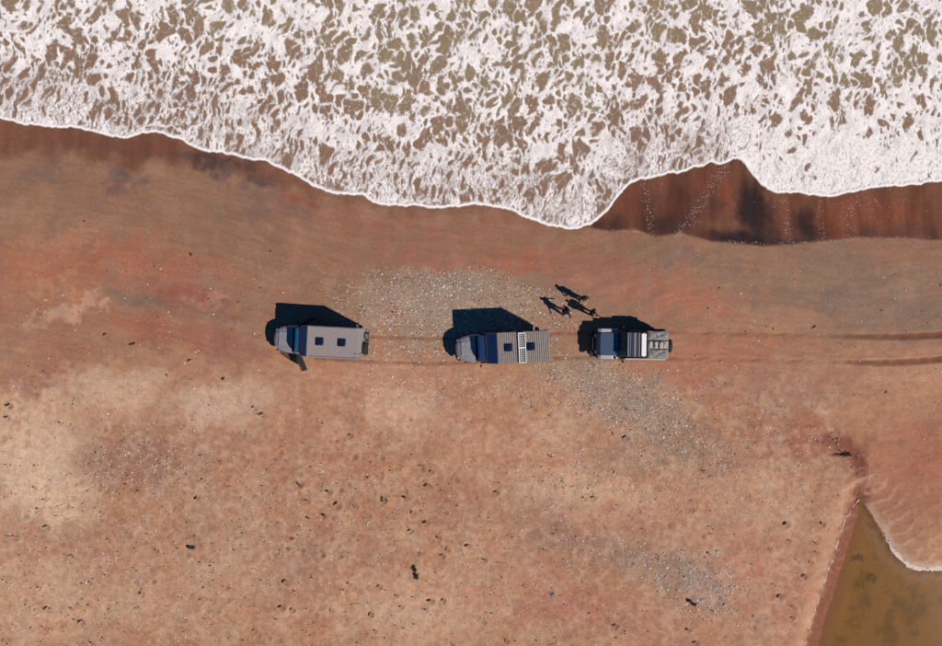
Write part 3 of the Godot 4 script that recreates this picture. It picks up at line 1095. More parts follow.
func weed_mesh(rng: RandomNumberGenerator, n: int, r: float, h: float) -> ArrayMesh:
	# a tangle of flat blades
	var st := tool()
	st.set_smooth_group(-1)
	for b in n:
		var a := rng.randf() * TAU
		var p := Vector3(rng.randf_range(-0.45, 0.45) * r, h * rng.randf_range(0.2, 0.9), rng.randf_range(-0.3, 0.3) * r)
		var w := r * rng.randf_range(0.07, 0.17)
		var turn := rng.randf_range(-0.7, 0.7)
		for k in 4:
			var d := Vector3(cos(a), 0, sin(a))
			var q := p + d * r * rng.randf_range(0.10, 0.22)
			q.y = maxf(0.006, h * rng.randf_range(0.0, 1.0) * (1.0 - k * 0.24))
			var s := Vector3(-d.z, rng.randf_range(-0.4, 0.4), d.x) * w
			var w2 := 1.0 - 0.22 * k
			quad(st, p - s * w2, q - s * (w2 - 0.2), q + s * (w2 - 0.2), p + s * w2)
			p = q
			a += turn
	st.generate_normals()
	return st.commit()

# stones to the square metre: x, y, half width, half height, turn, how many
var SHINGLE := [[450, 308, 112, 46, 0, 44.0], [528, 285, 44, 26, 10, 40.0], [400, 350, 55, 14, 0, 34.0], [600, 378, 66, 20, 12, 62.0], [626, 402, 76, 30, 27, 48.0], [660, 428, 60, 26, 26, 20.0], [705, 454, 70, 22, 18, 9.0], [560, 400, 60, 16, 10, 14.0], [450, 384, 120, 18, 0, 8.0], [668, 566, 84, 20, 16, 14.0], [704, 584, 36, 36, 30, 20.0], [590, 545, 60, 20, 14, 8.0], [140, 462, 70, 34, 0, 10.0], [110, 560, 170, 100, 0, 3.4], [330, 510, 130, 80, 0, 3.6], [610, 470, 130, 44, 0, 7.0], [770, 480, 100, 60, 0, 4.0], [750, 425, 80, 34, 0, 5.0], [560, 380, 16, 12, 0, 30.0], [480, 560, 200, 120, 0, 1.8], [690, 380, 40, 24, 0, 5.0], [540, 600, 90, 30, 0, 3.0]]

func stones_there(u: float, v: float) -> float:
	var most := 0.55 if v > 250.0 else 0.0
	for q in SHINGLE:
		var a: float = deg_to_rad(q[4])
		var dx: float = u - q[0]
		var dy: float = v - q[1]
		var e := Vector2((dx * cos(a) + dy * sin(a)) / q[2], (-dx * sin(a) + dy * cos(a)) / q[3]).length()
		if e < 1.5:
			most = maxf(most, q[5] * (1.0 - sstep(0.45, 1.35, e)))
	return most

func build_stones() -> void:
	var rng := RandomNumberGenerator.new()
	rng.seed = 77
	var clump := noise(FastNoiseLite.TYPE_SIMPLEX_SMOOTH, 0.7, 78, 3)
	var shapes: Array[ArrayMesh] = []
	for k in 3:
		var st := tool()
		var rings := []
		for j in 4:
			var ph := -0.25 + j * 0.55
			var ring := []
			for i in 7:
				var a := TAU * i / 7.0
				var r := cos(ph) * rng.randf_range(0.8, 1.12)
				ring.append(Vector3(cos(a) * r, sin(ph) * rng.randf_range(0.85, 1.1) * 0.6, sin(a) * r * 0.8))
			rings.append(ring)
		add_loft(st, rings)
		st.generate_normals()
		shapes.append(st.commit())
	var spots: Array = [[], [], []]
	var tints: Array = [[], [], []]
	# a coarse table of densities, then stones dropped cell by cell
	for j in range(0, 420):
		for i in range(0, 640):
			var x := -32.0 + i * 0.1
			var z := -10.0 + j * 0.1 * 0.78
			var u := x * 15.6 + 471.0
			var v := z * 15.6 + 323.0
			if (i % 4 == 0 and j % 4 == 0):
				last_density = stones_there(u + 12.0 * clump.get_noise_2d(x, z), v + 9.0 * clump.get_noise_2d(x + 70.0, z))
				dens_row[i / 4] = last_density
			var den: float = dens_row[i / 4]
			den *= clampf(0.75 + 1.3 * clump.get_noise_2d(x * 1.8, z * 1.8), 0.05, 1.8)
			if rng.randf() > den * 0.0078 * 7.5:
				continue
			x += rng.randf() * 0.1
			z += rng.randf() * 0.1
			if rut_at(x, z) > 0.3 and rng.randf() < 0.75:
				continue
			var g := pool_gap(x, z)
			if g.x < 0.3 or inland(x, z) < 4.0:
				continue
			var sz := 0.014 + 0.040 * pow(rng.randf(), 3.0) + (0.03 if rng.randf() < 0.015 else 0.0)
			var b := Basis(Vector3.UP, rng.randf() * TAU).scaled(Vector3(sz * rng.randf_range(0.9, 1.5), sz * rng.randf_range(0.7, 1.1), sz))
			var w := rng.randi() % 3
			spots[w].append(Transform3D(b, Vector3(x, height_at(x, z) + sz * 0.1, z)))
			var q := rng.randf()
			var c := Color(0.66, 0.58, 0.50)
			if q < 0.32:
				c = c * rng.randf_range(0.8, 1.15)
			elif q < 0.72:
				c = Color(0.42, 0.355, 0.30) * rng.randf_range(0.7, 1.1)
			elif q < 0.84:
				c = Color(0.10, 0.09, 0.085) * rng.randf_range(0.4, 1.6)
			else:
				c = Color(0.34, 0.17, 0.10) * rng.randf_range(0.6, 1.1)
			tints[w].append(c)
	for w in 3:
		multi(shapes[w], M.stone, spots[w], tints[w], "pebbles", "pale and dark pebbles of the shingle patches strewn on red sand")
	# beads of foam left on the wet sand
	var ft: Array = []
	var fc: Array = []
	var beads := [[[645, 183], [647, 205], [652, 235], 3.0, 110], [[729, 164], [715, 178], [700, 205], 4.0, 150], [[700, 205], [688, 222], [675, 237], 5.0, 120], [[786, 196], [787, 220], [790, 245], 3.5, 90], [[821, 200], [821, 220], [822, 241], 3.0, 55], [[850, 200], [849, 220], [852, 237], 6.0, 70], [[855, 196], [880, 200], [890, 215], 16.0, 70], [[720, 242], [780, 246], [850, 239], 1.6, 90], [[850, 239], [890, 237], [942, 240], 2.5, 50], [[612, 231], [636, 229], [656, 237], 1.6, 30], [[770, 200], [830, 205], [900, 200], 18.0, 60]]
	for q in beads:
		for k in int(q[4] * 0.75):
			var t := rng.randf()
			var a := Vector2(q[0][0], q[0][1]).lerp(Vector2(q[1][0], q[1][1]), t).lerp(Vector2(q[1][0], q[1][1]).lerp(Vector2(q[2][0], q[2][1]), t), t)
			var p := px(a.x + rng.randfn() * q[3] * 0.7, a.y + rng.randfn() * q[3] * 0.5, -0.35)
			if inland(p.x, p.z) < 0.1:
				continue
			p.y = height_at(p.x, p.z) + 0.004
			var sz := rng.randf_range(0.010, 0.024)
			ft.append(Transform3D(Basis(Vector3.UP, rng.randf() * TAU).scaled(Vector3(sz, sz * 0.6, sz)), p))
			fc.append(Color(0.72, 0.66, 0.60))
	multi(shapes[0], M.stone, ft, fc, "foam_beads", "beads of foam stranded in lines on the dark wet sand")
	# crumbs of dry weed, thick in the lower left; some in rows where birds have walked
	ft = []
	fc = []
	for k in 24000:
		var u := rng.randf_range(-20.0, 960.0)
		var v := rng.randf_range(255.0, 660.0)
		var keep := 0.05 + 0.75 * sstep(380.0, 470.0, v) * (1.0 - sstep(430.0, 640.0, u)) + 0.35 * sstep(430.0, 480.0, v) * (1.0 - sstep(700.0, 800.0, u)) + 0.18 * (1.0 - sstep(200.0, 300.0, u))
		var p := px(u, v)
		keep *= clampf(0.25 + 2.4 * clump.get_noise_2d(p.x * 1.2 + 33.0, p.z * 1.2), 0.05, 1.5)
		if rng.randf() > keep:
			continue
		crumb(rng, p, ft, fc)
	for k in 13:
		var u := rng.randf_range(190.0, 345.0)
		var v := rng.randf_range(500.0, 560.0)
		while v < 650.0:
			v += rng.randf_range(5.0, 7.5)
			u += rng.randf_range(-1.4, 1.6)
			if rng.randf() < 0.8:
				crumb(rng, px(u, v), ft, fc)
	multi(shapes[1], M.stone, ft, fc, "weed_crumbs", "small dark crumbs of dried seaweed over the dry sand")

var last_density := 0.0
var dens_row := PackedFloat32Array()
func _init() -> void:
	dens_row.resize(170)

func crumb(rng: RandomNumberGenerator, p: Vector3, ft: Array, fc: Array) -> void:
	var g := pool_gap(p.x, p.z)
	if g.x < 0.2 or inland(p.x, p.z) < 3.0:
		return
	var sz := rng.randf_range(0.009, 0.026) if rng.randf() < 0.93 else rng.randf_range(0.035, 0.06)
	p.y = height_at(p.x, p.z) + 0.006
	ft.append(Transform3D(Basis(Vector3.UP, rng.randf() * TAU).scaled(Vector3(sz * rng.randf_range(0.8, 2.4), sz * 0.8, sz)), p))
	fc.append(Color(0.055, 0.035, 0.025) * rng.randf_range(0.4, 1.8))

func multi(shape: Mesh, m: Material, where: Array, tint: Array, called: String, label: String) -> void:
	var mm := MultiMesh.new()
	mm.transform_format = MultiMesh.TRANSFORM_3D
	mm.use_colors = true
	mm.mesh = shape
	mm.instance_count = where.size()
	for k in where.size():
		mm.set_instance_transform(k, where[k])
		mm.set_instance_color(k, tint[k])
	var o := MultiMeshInstance3D.new()
	o.multimesh = mm
	o.material_override = m
	o.name = numbered(called)
	o.set_meta("kind", "stuff")
	o.set_meta("label", label)
	add_child(o)

# x, y, width in photograph pixels
var WEED := [[12, 492, 5], [33, 487, 4], [45, 526, 9], [43, 499, 5], [70, 555, 4], [155, 550, 4], [104, 574, 6], [38, 587, 4], [140, 593, 6], [178, 597, 5], [45, 608, 9], [79, 621, 8], [42, 626, 6], [3, 579, 5], [107, 539, 5], [90, 642, 6], [13, 624, 4], [125, 484, 4], [202, 479, 5], [195, 497, 8], [139, 445, 5], [149, 443, 4], [84, 462, 4], [122, 520, 4], [100, 512, 4], [147, 534, 4], [88, 582, 5], [27, 581, 3],
	[298, 483, 9], [327, 491, 8], [305, 500, 7], [335, 504, 10], [322, 515, 8], [354, 506, 6], [382, 499, 8], [403, 497, 9], [420, 465, 6], [430, 471, 6], [425, 485, 9], [417, 502, 5], [411, 512, 8], [424, 522, 8], [409, 530, 6], [437, 537, 6], [466, 545, 10], [283, 581, 9], [280, 606, 9], [291, 609, 6], [347, 583, 5], [343, 590, 6], [378, 586, 6], [369, 614, 7], [330, 610, 5], [395, 595, 4], [400, 606, 5], [429, 600, 9], [424, 609, 6], [442, 600, 5], [303, 630, 4], [253, 630, 5], [451, 644, 5], [312, 645, 4], [245, 598, 5], [349, 435, 5], [308, 537, 4], [374, 630, 4], [446, 549, 5], [441, 555, 6],
	[624, 437, 9], [614, 472, 5], [495, 492, 6], [592, 497, 7], [583, 498, 5], [701, 470, 6], [629, 517, 5], [483, 559, 6], [523, 586, 4], [614, 625, 7], [687, 629, 6], [694, 642, 7], [505, 640, 6], [542, 549, 6], [548, 455, 4], [564, 604, 4], [677, 510, 5], [612, 433, 4], [642, 529, 4],
	[84, 221, 5], [190, 254, 6], [154, 266, 4], [104, 334, 6], [132, 344, 9], [166, 375, 5], [7, 405, 8], [5, 417, 7], [252, 407, 6], [260, 414, 10], [58, 422, 6], [208, 299, 4], [270, 251, 4], [223, 379, 7], [189, 360, 7], [73, 404, 4],
	[719, 288, 4], [708, 308, 4], [766, 326, 4], [773, 329, 4], [814, 327, 6], [922, 311, 3], [941, 285, 4], [854, 395, 3], [936, 402, 4], [886, 392, 5],
	[785, 523, 9], [821, 523, 7], [814, 542, 6], [815, 552, 6], [809, 562, 6], [802, 575, 8], [778, 595, 9], [791, 606, 6], [791, 617, 4], [796, 560, 4], [772, 584, 4], [715, 419, 4], [702, 470, 5], [788, 540, 4], [768, 548, 4]]

func build_seaweed() -> void:
	var rng := RandomNumberGenerator.new()
	rng.seed = 41
	var kinds: Array[ArrayMesh] = []
	for k in 7:
		kinds.append(weed_mesh(rng, 16, 0.5, 0.22))
	for q in WEED:
		var p := px(q[0], q[1])
		p.y = height_at(p.x, p.z)
		var big: bool = q[2] >= 8
		var o := put(kinds[rng.randi() % 7], "seaweed_clump", M.kelp if rng.randf() < 0.6 else M.kelp_brown)
		o.position = p
		o.rotation.y = rng.randf() * TAU if rng.randf() < 0.5 else rng.randf_range(0.2, 0.8)
		var s: float = q[2] / 15.6 * 0.92
		o.scale = Vector3(s * 1.15, s * 0.75, s * rng.randf_range(0.45, 0.8))
		var u: float = q[0]
		var v: float = q[1]
		var place := "on the pale dry sand below the shingle"
		if u > 760.0 and v > 500.0:
			place = "on the bank left of the pool"
		elif u > 690.0 and v < 410.0:
			place = "by the wheel ruts behind the pick-up"
		elif v < 430.0:
			place = "on the red sand ahead of the plain-roofed camper truck"
		elif u > 475.0:
			place = "on the sand between shingle and pool"
		elif u > 240.0:
			place = "on the trodden sand below the two camper trucks"
		if big:
			tag(o, "larger dark seaweed clump " + place, "seaweed", "larger seaweed clumps " + place)
		else:
			tag(o, "small dark seaweed tuft " + place, "seaweed", "small seaweed tufts " + place)
	# the long black tangle and the black pair that stand out
	for q in [[415, 572, 0.55, 0.34, 70.0, "long black tangle of seaweed, two lobes in a row on pale sand"], [691, 602, 0.42, 0.30, 30.0, "pair of jet black seaweed lumps beside the grey shingle"], [191, 547, 0.30, 0.3, 0.0, "round black seaweed lump with a brown rim on pale sand"]]:
		var n := Node3D.new()
		n.name = numbered("seaweed_heap")
		add_child(n)
		var p := px(q[0], q[1])
		n.position = Vector3(p.x, height_at(p.x, p.z), p.z)
		n.rotation_degrees.y = -q[4]
		for e in [-1.0, 1.0]:
			var o := put(weed_mesh(rng, 34, q[2] * 0.62, 0.12), "lobe", M.kelp, n)
			o.position = Vector3(e * q[2] * 0.48, 0, e * 0.03)
			o.scale.z = q[3] / q[2] * 1.2
		tag(n, q[5], "seaweed")

func build_litter() -> void:
	var rng := RandomNumberGenerator.new()
	rng.seed = 61
	# dry branch at the end of the pool's left bank, with its roots spread to the left
	var st := tool()
	for k in 13:
		var a := rng.randf_range(PI * 0.80, PI * 1.22) if k < 9 else rng.randf() * TAU
		var L := rng.randf_range(0.5, 1.35) if k < 9 else rng.randf_range(0.15, 0.4)
		var path := []
		var p := Vector3(0, 0.08, 0)
		for e in 6:
			path.append(p)
			a += rng.randf_range(-0.18, 0.18)
			p += Vector3(cos(a), 0, -sin(a) * 0.6) * L / 5.0
			p.y = maxf(0.02, 0.10 + rng.randf_range(-0.05, 0.08) - 0.015 * e)
		add_tube(st, path, 0.022 if k < 9 else 0.03, 0.006, 5)
	var at := px(846, 454)
	var b := done(st, "driftwood", M.kelp)
	b.position = Vector3(at.x, height_at(at.x, at.z), at.z)
	tag(b, "black dead branch with splayed twigs at the head of the pool bank", "driftwood")
	st = tool()
	for k in 30:
		var a := rng.randf() * TAU
		var r := rng.randf() * 0.30
		add_tube(st, [Vector3(cos(a) * r, 0.03, sin(a) * r * 0.5), Vector3(cos(a) * (r + 0.15), rng.randf_range(0.04, 0.22), sin(a) * (r + 0.1) * 0.5)], 0.03, 0.012, 5)
	put_done(st, "root_ball", M.kelp, b)
	# three thin dry sticks
	for q in [[355, 604, 12.0, 10.0], [502, 563, 13.0, -12.0], [75, 558, 9.0, -40.0], [10, 536, 9.0, 0.0], [462, 552, 8.0, -60.0], [553, 643, 10.0, 12.0]]:
		st = tool()
		var L: float = q[2] / 15.6
		var path := []
		for e in 6:
			path.append(Vector3(-L / 2 + L * e / 5.0, 0.02 + 0.012 * sin(e * 1.7), rng.randf_range(-0.03, 0.03)))
		add_tube(st, path, 0.014, 0.007, 5)
		var o := done(st, "stick", M.kelp_brown)
		var p := px(q[0], q[1])
		o.position = Vector3(p.x, height_at(p.x, p.z), p.z)
		o.rotation_degrees.y = q[3]
		tag(o, "thin dry stick lying flat on the sand", "stick", "thin sticks on the sand")
	# scraps of litter
	for q in [[552, 594, "plastic_scrap", M.blue_scrap, "crumpled blue plastic scrap on the reddish sand", "litter", 0.26], [308, 518, "bottle", M.green_glass, "dark green bottle half buried in the sand", "bottle", 0.34], [33, 552, "plastic_scrap", M.orange, "small orange plastic scrap on pale sand", "litter", 0.14], [41, 311, "plastic_scrap", M.orange, "orange plastic scrap on the red sand bank", "litter", 0.12], [292, 539, "plastic_scrap", M.rust, "rust coloured scrap on bare sand", "litter", 0.26]]:
		st = tool()
		if q[2] == "bottle":
			add_lathe_z(st, Vector3.ZERO, [[0.005, -0.17], [0.042, -0.165], [0.045, 0.02], [0.035, 0.07], [0.017, 0.10], [0.016, 0.15], [0.018, 0.16], [0.005, 0.162]], 14)
		else:
			var w: float = q[6]
			var g := []
			for i in 16:
				g.append(Vector3((i % 4 - 1.5) / 3.0 * w, 0.015 + rng.randf() * 0.05, (i / 4 - 1.5) / 3.0 * w * 0.6 + rng.randf_range(-0.02, 0.02)))
			st.set_smooth_group(-1)
			for i in 3:
				for j in 3:
					quad(st, g[j * 4 + i], g[j * 4 + i + 1], g[j * 4 + i + 5], g[j * 4 + i + 4])
		var o := done(st, q[2], q[3])
		var p := px(q[0], q[1])
		o.position = Vector3(p.x, height_at(p.x, p.z) + (0.03 if q[2] == "bottle" else 0.0), p.z)
		o.rotation.y = 1.1 if q[2] == "bottle" else 0.3
		tag(o, q[4], q[5])
	# pale rocks that stand out from the shingle
	for q in [[725, 605, 7], [83, 504, 6], [66, 520, 4], [37, 513, 5], [365, 519, 5], [367, 524, 4], [672, 446, 4], [657, 413, 4], [404, 628, 5], [5, 498, 5], [534, 502, 4], [101, 518, 5], [345, 512, 5], [30, 517, 4], [532, 262, 4], [750, 419, 4]]:
		st = tool()
		var rings := []
		for j in 5:
			var ph := -0.3 + j * 0.42
			var ring := []
			for i in 9:
				var a := TAU * i / 9.0
				var r := cos(ph) * rng.randf_range(0.75, 1.15)
				ring.append(Vector3(cos(a) * r, sin(ph) * 0.55 * rng.randf_range(0.9, 1.1), sin(a) * r * 0.75) * q[2] / 48.0)
			rings.append(ring)
		add_loft(st, rings, false)
		var o := done(st, "rock", M.rock_pale)
		var p := px(q[0], q[1])
		o.position = Vector3(p.x, height_at(p.x, p.z), p.z)
		o.rotation.y = rng.randf() * TAU
		tag(o, "pale angular rock half sunk in the sand", "rock", "pale rocks on the sand")

func put_done(st: SurfaceTool, called: String, m: Material, parent: Node) -> void:
	done(st, called, m, parent)

# ---------------------------------------------------------------- vehicles
# Built with the front at x = 0 and the tail towards +x, then shifted so that the node stands under the middle.

func sect(x: float, hw: float, y0: float, y1: float, e := 4.0, n := 28) -> Array:
	# a rounded cross-section, flat underneath
	var r := []
	var cy := (y0 + y1) * 0.5
	var hh := (y1 - y0) * 0.5
	for k in n:
		var a := TAU * k / n
		var c := cos(a)
		var s := sin(a)
		r.append(Vector3(x, cy + hh * signf(s) * pow(absf(s), 2.0 / e), hw * signf(c) * pow(absf(c), 2.0 / e)))
	return r

func shifted(parent: Node3D, at: float) -> void:
	for c in parent.get_children():
		c.position.x -= at

func add_wheel(parent: Node3D, at: Vector3, r := 0.40, w := 0.27, flat := false) -> void:
	var side := signf(at.z) if not flat else 1.0
	var wh := Node3D.new()
	wh.name = "spare_wheel" if flat else "wheel"
	parent.add_child(wh, true)
	wh.position = at
	if flat:
		wh.rotation.y = PI / 2
	var st := tool()
	add_lathe_z(st, Vector3.ZERO, [[r * 0.60, -w * 0.46], [r * 0.9, -w * 0.5], [r * 0.985, -w * 0.40], [r, -w * 0.2], [r, w * 0.2], [r * 0.985, w * 0.40], [r * 0.9, w * 0.5], [r * 0.60, w * 0.46]], 36)
	for k in 36:
		var a := TAU * k / 36.0
		for s in [-1.0, 1.0]:
			var b: float = a + s * 0.04
			add_box(st, Vector3(cos(b) * r, sin(b) * r, s * w * 0.27), Vector3(0.03, 0.035, w * 0.4), 0.004, Basis(Vector3.BACK, b))
	done(st, "tyre", M.rubber, wh)
	st = tool()
	var o := side * w * 0.5
	add_lathe_z(st, Vector3.ZERO, [[r * 0.62, o - side * 0.01], [r * 0.58, o - side * 0.03], [r * 0.5, o - side * 0.10], [r * 0.2, o - side * 0.06], [r * 0.17, o - side * 0.02], [0.01, o - side * 0.015]], 24)
	done(st, "rim", M.steel, wh)

func pane(parent: Node, called: String, m: Material, a: Vector3, b: Vector3, c: Vector3, d: Vector3, thick := 0.012) -> MeshInstance3D:
	var st := tool()
	st.set_smooth_group(-1)
	var n := (b - a).cross(d - a).normalized() * thick
	quad(st, a, b, c, d)
	quad(st, d - n, c - n, b - n, a - n)
	var q := [a, b, c, d]
	for k in 4:
		var p: Vector3 = q[k]
		var r: Vector3 = q[(k + 1) % 4]
		quad(st, p, p - n, r - n, r)
	return done(st, called, m, parent)

func add_mirror(parent: Node3D, x: float, y: float, side: float, hw: float, paint: Material) -> void:
	var st := tool()
	add_tube(st, [Vector3(x, y, side * hw), Vector3(x - 0.02, y + 0.04, side * (hw + 0.16))], 0.014)
	add_box(st, Vector3(x - 0.02, y + 0.06, side * (hw + 0.20)), Vector3(0.09, 0.26, 0.17), 0.03)
	var m := done(st, "side_mirror", paint, parent)
	box_part("mirror_glass", M.glass_dark, m, Vector3(x + 0.028, y + 0.06, side * (hw + 0.20)), Vector3(0.006, 0.22, 0.14), 0.002)

func add_door(parent: Node3D, side: float, open_deg: float, paint: Material, hx: float, tail: float, hw: float, belt: float, top: float) -> void:
	# hinged at hx; the node turns about the hinge
	var d := Node3D.new()
	d.name = "door"
	parent.add_child(d, true)
	d.position = Vector3(hx, 0, side * hw)
	var st := tool()
	var L := tail - hx
	add_slab(st, PackedVector2Array([Vector2(0, 0.55), Vector2(L, 0.50), Vector2(L, belt), Vector2(0.0, belt)]), -0.03, 0.03, 0.015)
	done(st, "door_panel", paint, d)
	st = tool()
	add_tube(st, [Vector3(0.03, belt, 0), Vector3(0.36, top - 0.02, -side * 0.06), Vector3(L - 0.05, top - 0.02, -side * 0.06), Vector3(L - 0.02, belt, 0)], 0.024)
	done(st, "window_frame", M.black, d)
	box_part("door_lining", M.black, d, Vector3(L * 0.5, 0.86, -side * 0.055), Vector3(L - 0.06, 0.66, 0.06), 0.02)
	pane(d, "window", M.glass_side, Vector3(0.06, belt, 0), Vector3(L - 0.04, belt, 0), Vector3(L - 0.07, top - 0.04, -side * 0.055), Vector3(0.36, top - 0.04, -side * 0.055), 0.006)
	box_part("handle", M.black, d, Vector3(L - 0.14, belt - 0.12, side * 0.045), Vector3(0.15, 0.035, 0.03), 0.008)
	d.rotation.y = -side * deg_to_rad(open_deg)

func make_camper_truck(called: String, ribbed: bool) -> Node3D:
	var t := Node3D.new()
	t.name = numbered(called)
	add_child(t)
	var paint: Material = M.paint_grey
	var hw := 0.88
	# chassis and running gear
	var st := tool()
	for s in [-1.0, 1.0]:
		add_box(st, Vector3(2.9, 0.58, s * 0.42), Vector3(5.2, 0.16, 0.09), 0.01)
	for x in [0.9, 2.2, 3.4, 4.5, 5.3]:
		add_box(st, Vector3(x, 0.58, 0), Vector3(0.1, 0.12, 0.8), 0.01)
	for x in [0.86, 4.15]:
		add_tube(st, [Vector3(x, 0.40, -0.66), Vector3(x, 0.40, 0.66)], 0.06)
	done(st, "chassis", M.black, t)
	for x in [0.86, 4.15]:
		for s in [-1.0, 1.0]:
			add_wheel(t, Vector3(x, 0.385, s * 0.76))
	# bonnet with rounded nose and wings
	st = tool()
	add_loft(st, [sect(-0.06, 0.20, 0.66, 0.90, 3.0), sect(-0.03, 0.36, 0.62, 0.96, 3.0), sect(0.05, 0.52, 0.58, 1.02, 3.0), sect(0.16, 0.64, 0.56, 1.07, 3.0), sect(0.34, 0.745, 0.55, 1.12, 3.2), sect(0.60, 0.82, 0.56, 1.17, 3.6), sect(0.95, 0.885, 0.58, 1.21, 4.4), sect(1.34, 0.89, 0.55, 1.25, 5.0)])
	done(st, "bonnet", paint, t)
	st = tool()
	add_slab(st, PackedVector2Array([Vector2(0.30, 1.128), Vector2(1.18, 1.226), Vector2(1.18, 1.245), Vector2(0.30, 1.150)]), -0.44, 0.44, 0.006)
	done(st, "bonnet_bulge", paint, t)
	box_part("cowl", M.black, t, Vector3(1.27, 1.245, 0), Vector3(0.16, 0.03, 1.5), 0.01)
	for s in [-1.0, 1.0]:
		st = tool()
		add_tube(st, [Vector3(1.27, 1.27, s * 0.30), Vector3(1.44, 1.45, s * 0.30 + 0.2), Vector3(1.46, 1.48, s * 0.3 + 0.42)], 0.009, 0.006, 5)
		done(st, "wiper", M.black, t)
		st = tool()
		add_lathe_z(st, Vector3.ZERO, [[0.11, -0.03], [0.115, 0.03], [0.09, 0.06], [0.01, 0.075]], 18)
		var hl := done(st, "headlight", M.lamp_glass, t)
		hl.position = Vector3(0.10, 0.84, s * 0.52)
		hl.rotation.y = -PI / 2
	st = tool()
	for k in 5:
		add_box(st, Vector3(-0.005, 0.68 + k * 0.06, 0), Vector3(0.03, 0.025, 0.72), 0.006)
	done(st, "grille", M.black, t)
	st = tool()
	add_tube(st, [Vector3(0.20, 0.60, -0.72), Vector3(0.05, 0.60, -0.62), Vector3(-0.03, 0.60, -0.40), Vector3(-0.06, 0.60, 0), Vector3(-0.03, 0.60, 0.40), Vector3(0.05, 0.60, 0.62), Vector3(0.20, 0.60, 0.72)], 0.085, 0.085, 10)
	done(st, "front_bumper", M.black, t)
	# cab
	st = tool()
	add_loft(st, [sect(1.30, 0.885, 0.50, 1.24, 7.0), sect(1.5, 0.89, 0.48, 1.22, 8.0), sect(2.78, 0.89, 0.48, 1.22, 8.0)])
	done(st, "cab_body", paint, t)
	st = tool()
	add_loft(st, [sect(1.74, 0.70, 1.90, 1.955, 3.0), sect(1.80, 0.77, 1.90, 1.985, 3.5), sect(2.2, 0.79, 1.90, 2.0, 3.5), sect(2.78, 0.78, 1.90, 1.99, 3.5)])
	done(st, "cab_roof", paint, t)
	box_part("cab_back", paint, t, Vector3(2.75, 1.55, 0), Vector3(0.06, 0.72, 1.56), 0.01)
	pane(t, "windscreen", M.glass_wind, Vector3(1.32, 1.235, 0.80), Vector3(1.32, 1.235, -0.80), Vector3(1.77, 1.925, -0.70), Vector3(1.77, 1.925, 0.70))
	var cv := pane(t, "added_sky_pane", M.sky_pane_blue if ribbed else M.sky_pane_cyan, Vector3(1.355, 1.31, 0.74), Vector3(1.355, 1.31, -0.74), Vector3(1.765, 1.945, -0.66), Vector3(1.765, 1.945, 0.66), 0.008)  # added pane: its blue stands in for sky light on the windscreen
	cv.set_meta("label", "added blue pane on the windscreen, its colour standing in for sky light")
	for s in [-1.0, 1.0]:
		st = tool()
		add_tube(st, [Vector3(1.31, 1.22, s * 0.83), Vector3(1.77, 1.94, s * 0.735)], 0.035, 0.03)
		done(st, "pillar", paint, t)
		var seat := box_part("seat", M.seat, t, Vector3(2.2, 1.10, s * 0.38), Vector3(0.5, 0.16, 0.5), 0.05)
		box_part("seat_back", M.seat, seat, Vector3(2.5, 1.45, s * 0.38), Vector3(0.14, 0.66, 0.48), 0.05, Basis(Vector3.BACK, -0.2))
		add_mirror(t, 1.50, 1.34, s, 0.90, M.black)
	box_part("dashboard", M.black, t, Vector3(1.52, 1.22, 0), Vector3(0.36, 0.16, 1.5), 0.04)
	add_door(t, 1.0, 64.0 if not ribbed else 0.0, M.navy, 1.48, 2.62, 0.905, 1.22, 1.93)
	add_door(t, -1.0, 30.0 if not ribbed else 0.0, M.navy, 1.48, 2.62, 0.905, 1.22, 1.93)
	# living box with the raked front over the cab
	var bw := 0.93
	st = tool()
	add_slab(st, PackedVector2Array([Vector2(1.84, 2.02), Vector2(1.90, 2.16), Vector2(2.49, 2.98), Vector2(5.60, 2.98), Vector2(5.60, 0.74), Vector2(2.82, 0.74), Vector2(2.82, 2.02)]), -bw, bw, 0.03)
	var bx := done(st, "living_box", M.box_side, t)
	for s in [-1.0, 1.0]:
		for wx in [3.2, 4.55]:
			var w := box_part("side_window", M.black, bx, Vector3(wx + 0.35, 2.15, s * (bw + 0.012)), Vector3(0.80, 0.45, 0.02), 0.008)
			w.name = "window_surround"
			box_part("window_pane", M.glass_dark, bx, Vector3(wx + 0.35, 2.15, s * (bw + 0.026)), Vector3(0.70, 0.36, 0.012), 0.004)
	var fpan := pane(t, "front_shade_sheet", M.front_shade_navy if ribbed else M.front_shade, Vector3(1.905, 2.178, 0.90), Vector3(1.905, 2.178, -0.90), Vector3(2.475, 2.972, -0.90), Vector3(2.475, 2.972, 0.90), 0.004)  # added sheet that paints the shade on the grey raked front
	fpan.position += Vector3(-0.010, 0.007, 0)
	# roof
	var y := 2.98
	if ribbed:
		box_part("roof_sheet", M.roof_rib, t, Vector3(4.05, y + 0.012, 0), Vector3(3.13, 0.024, bw * 2.0 + 0.02), 0.006)
		var rib := BoxMesh.new()
		var rst := tool()
		add_box(rst, Vector3.ZERO, Vector3(0.055, 0.034, bw * 2.0), 0.014)
		rst.generate_normals()
		var rmesh := rst.commit()
		rib = null
		for k in 24:
			var r := put(rmesh, "roof_rib", M.roof_rib, t)
			r.position = Vector3(2.56 + k * 0.1295, y + 0.038, 0)
	else:
		var edges := [2.50, 2.98, 3.93, 4.80, 5.585]
		for k in 4:
			box_part("roof_panel", M.roof_plain, t, Vector3((edges[k] + edges[k + 1]) * 0.5, y + 0.013, 0), Vector3(edges[k + 1] - edges[k] - 0.022, 0.026, bw * 2.0 + 0.015), 0.008)
			if k > 0:
				box_part("seam_strip", M.seam, t, Vector3(edges[k], y + 0.018, 0), Vector3(0.02, 0.044, bw * 2.0), 0.004)
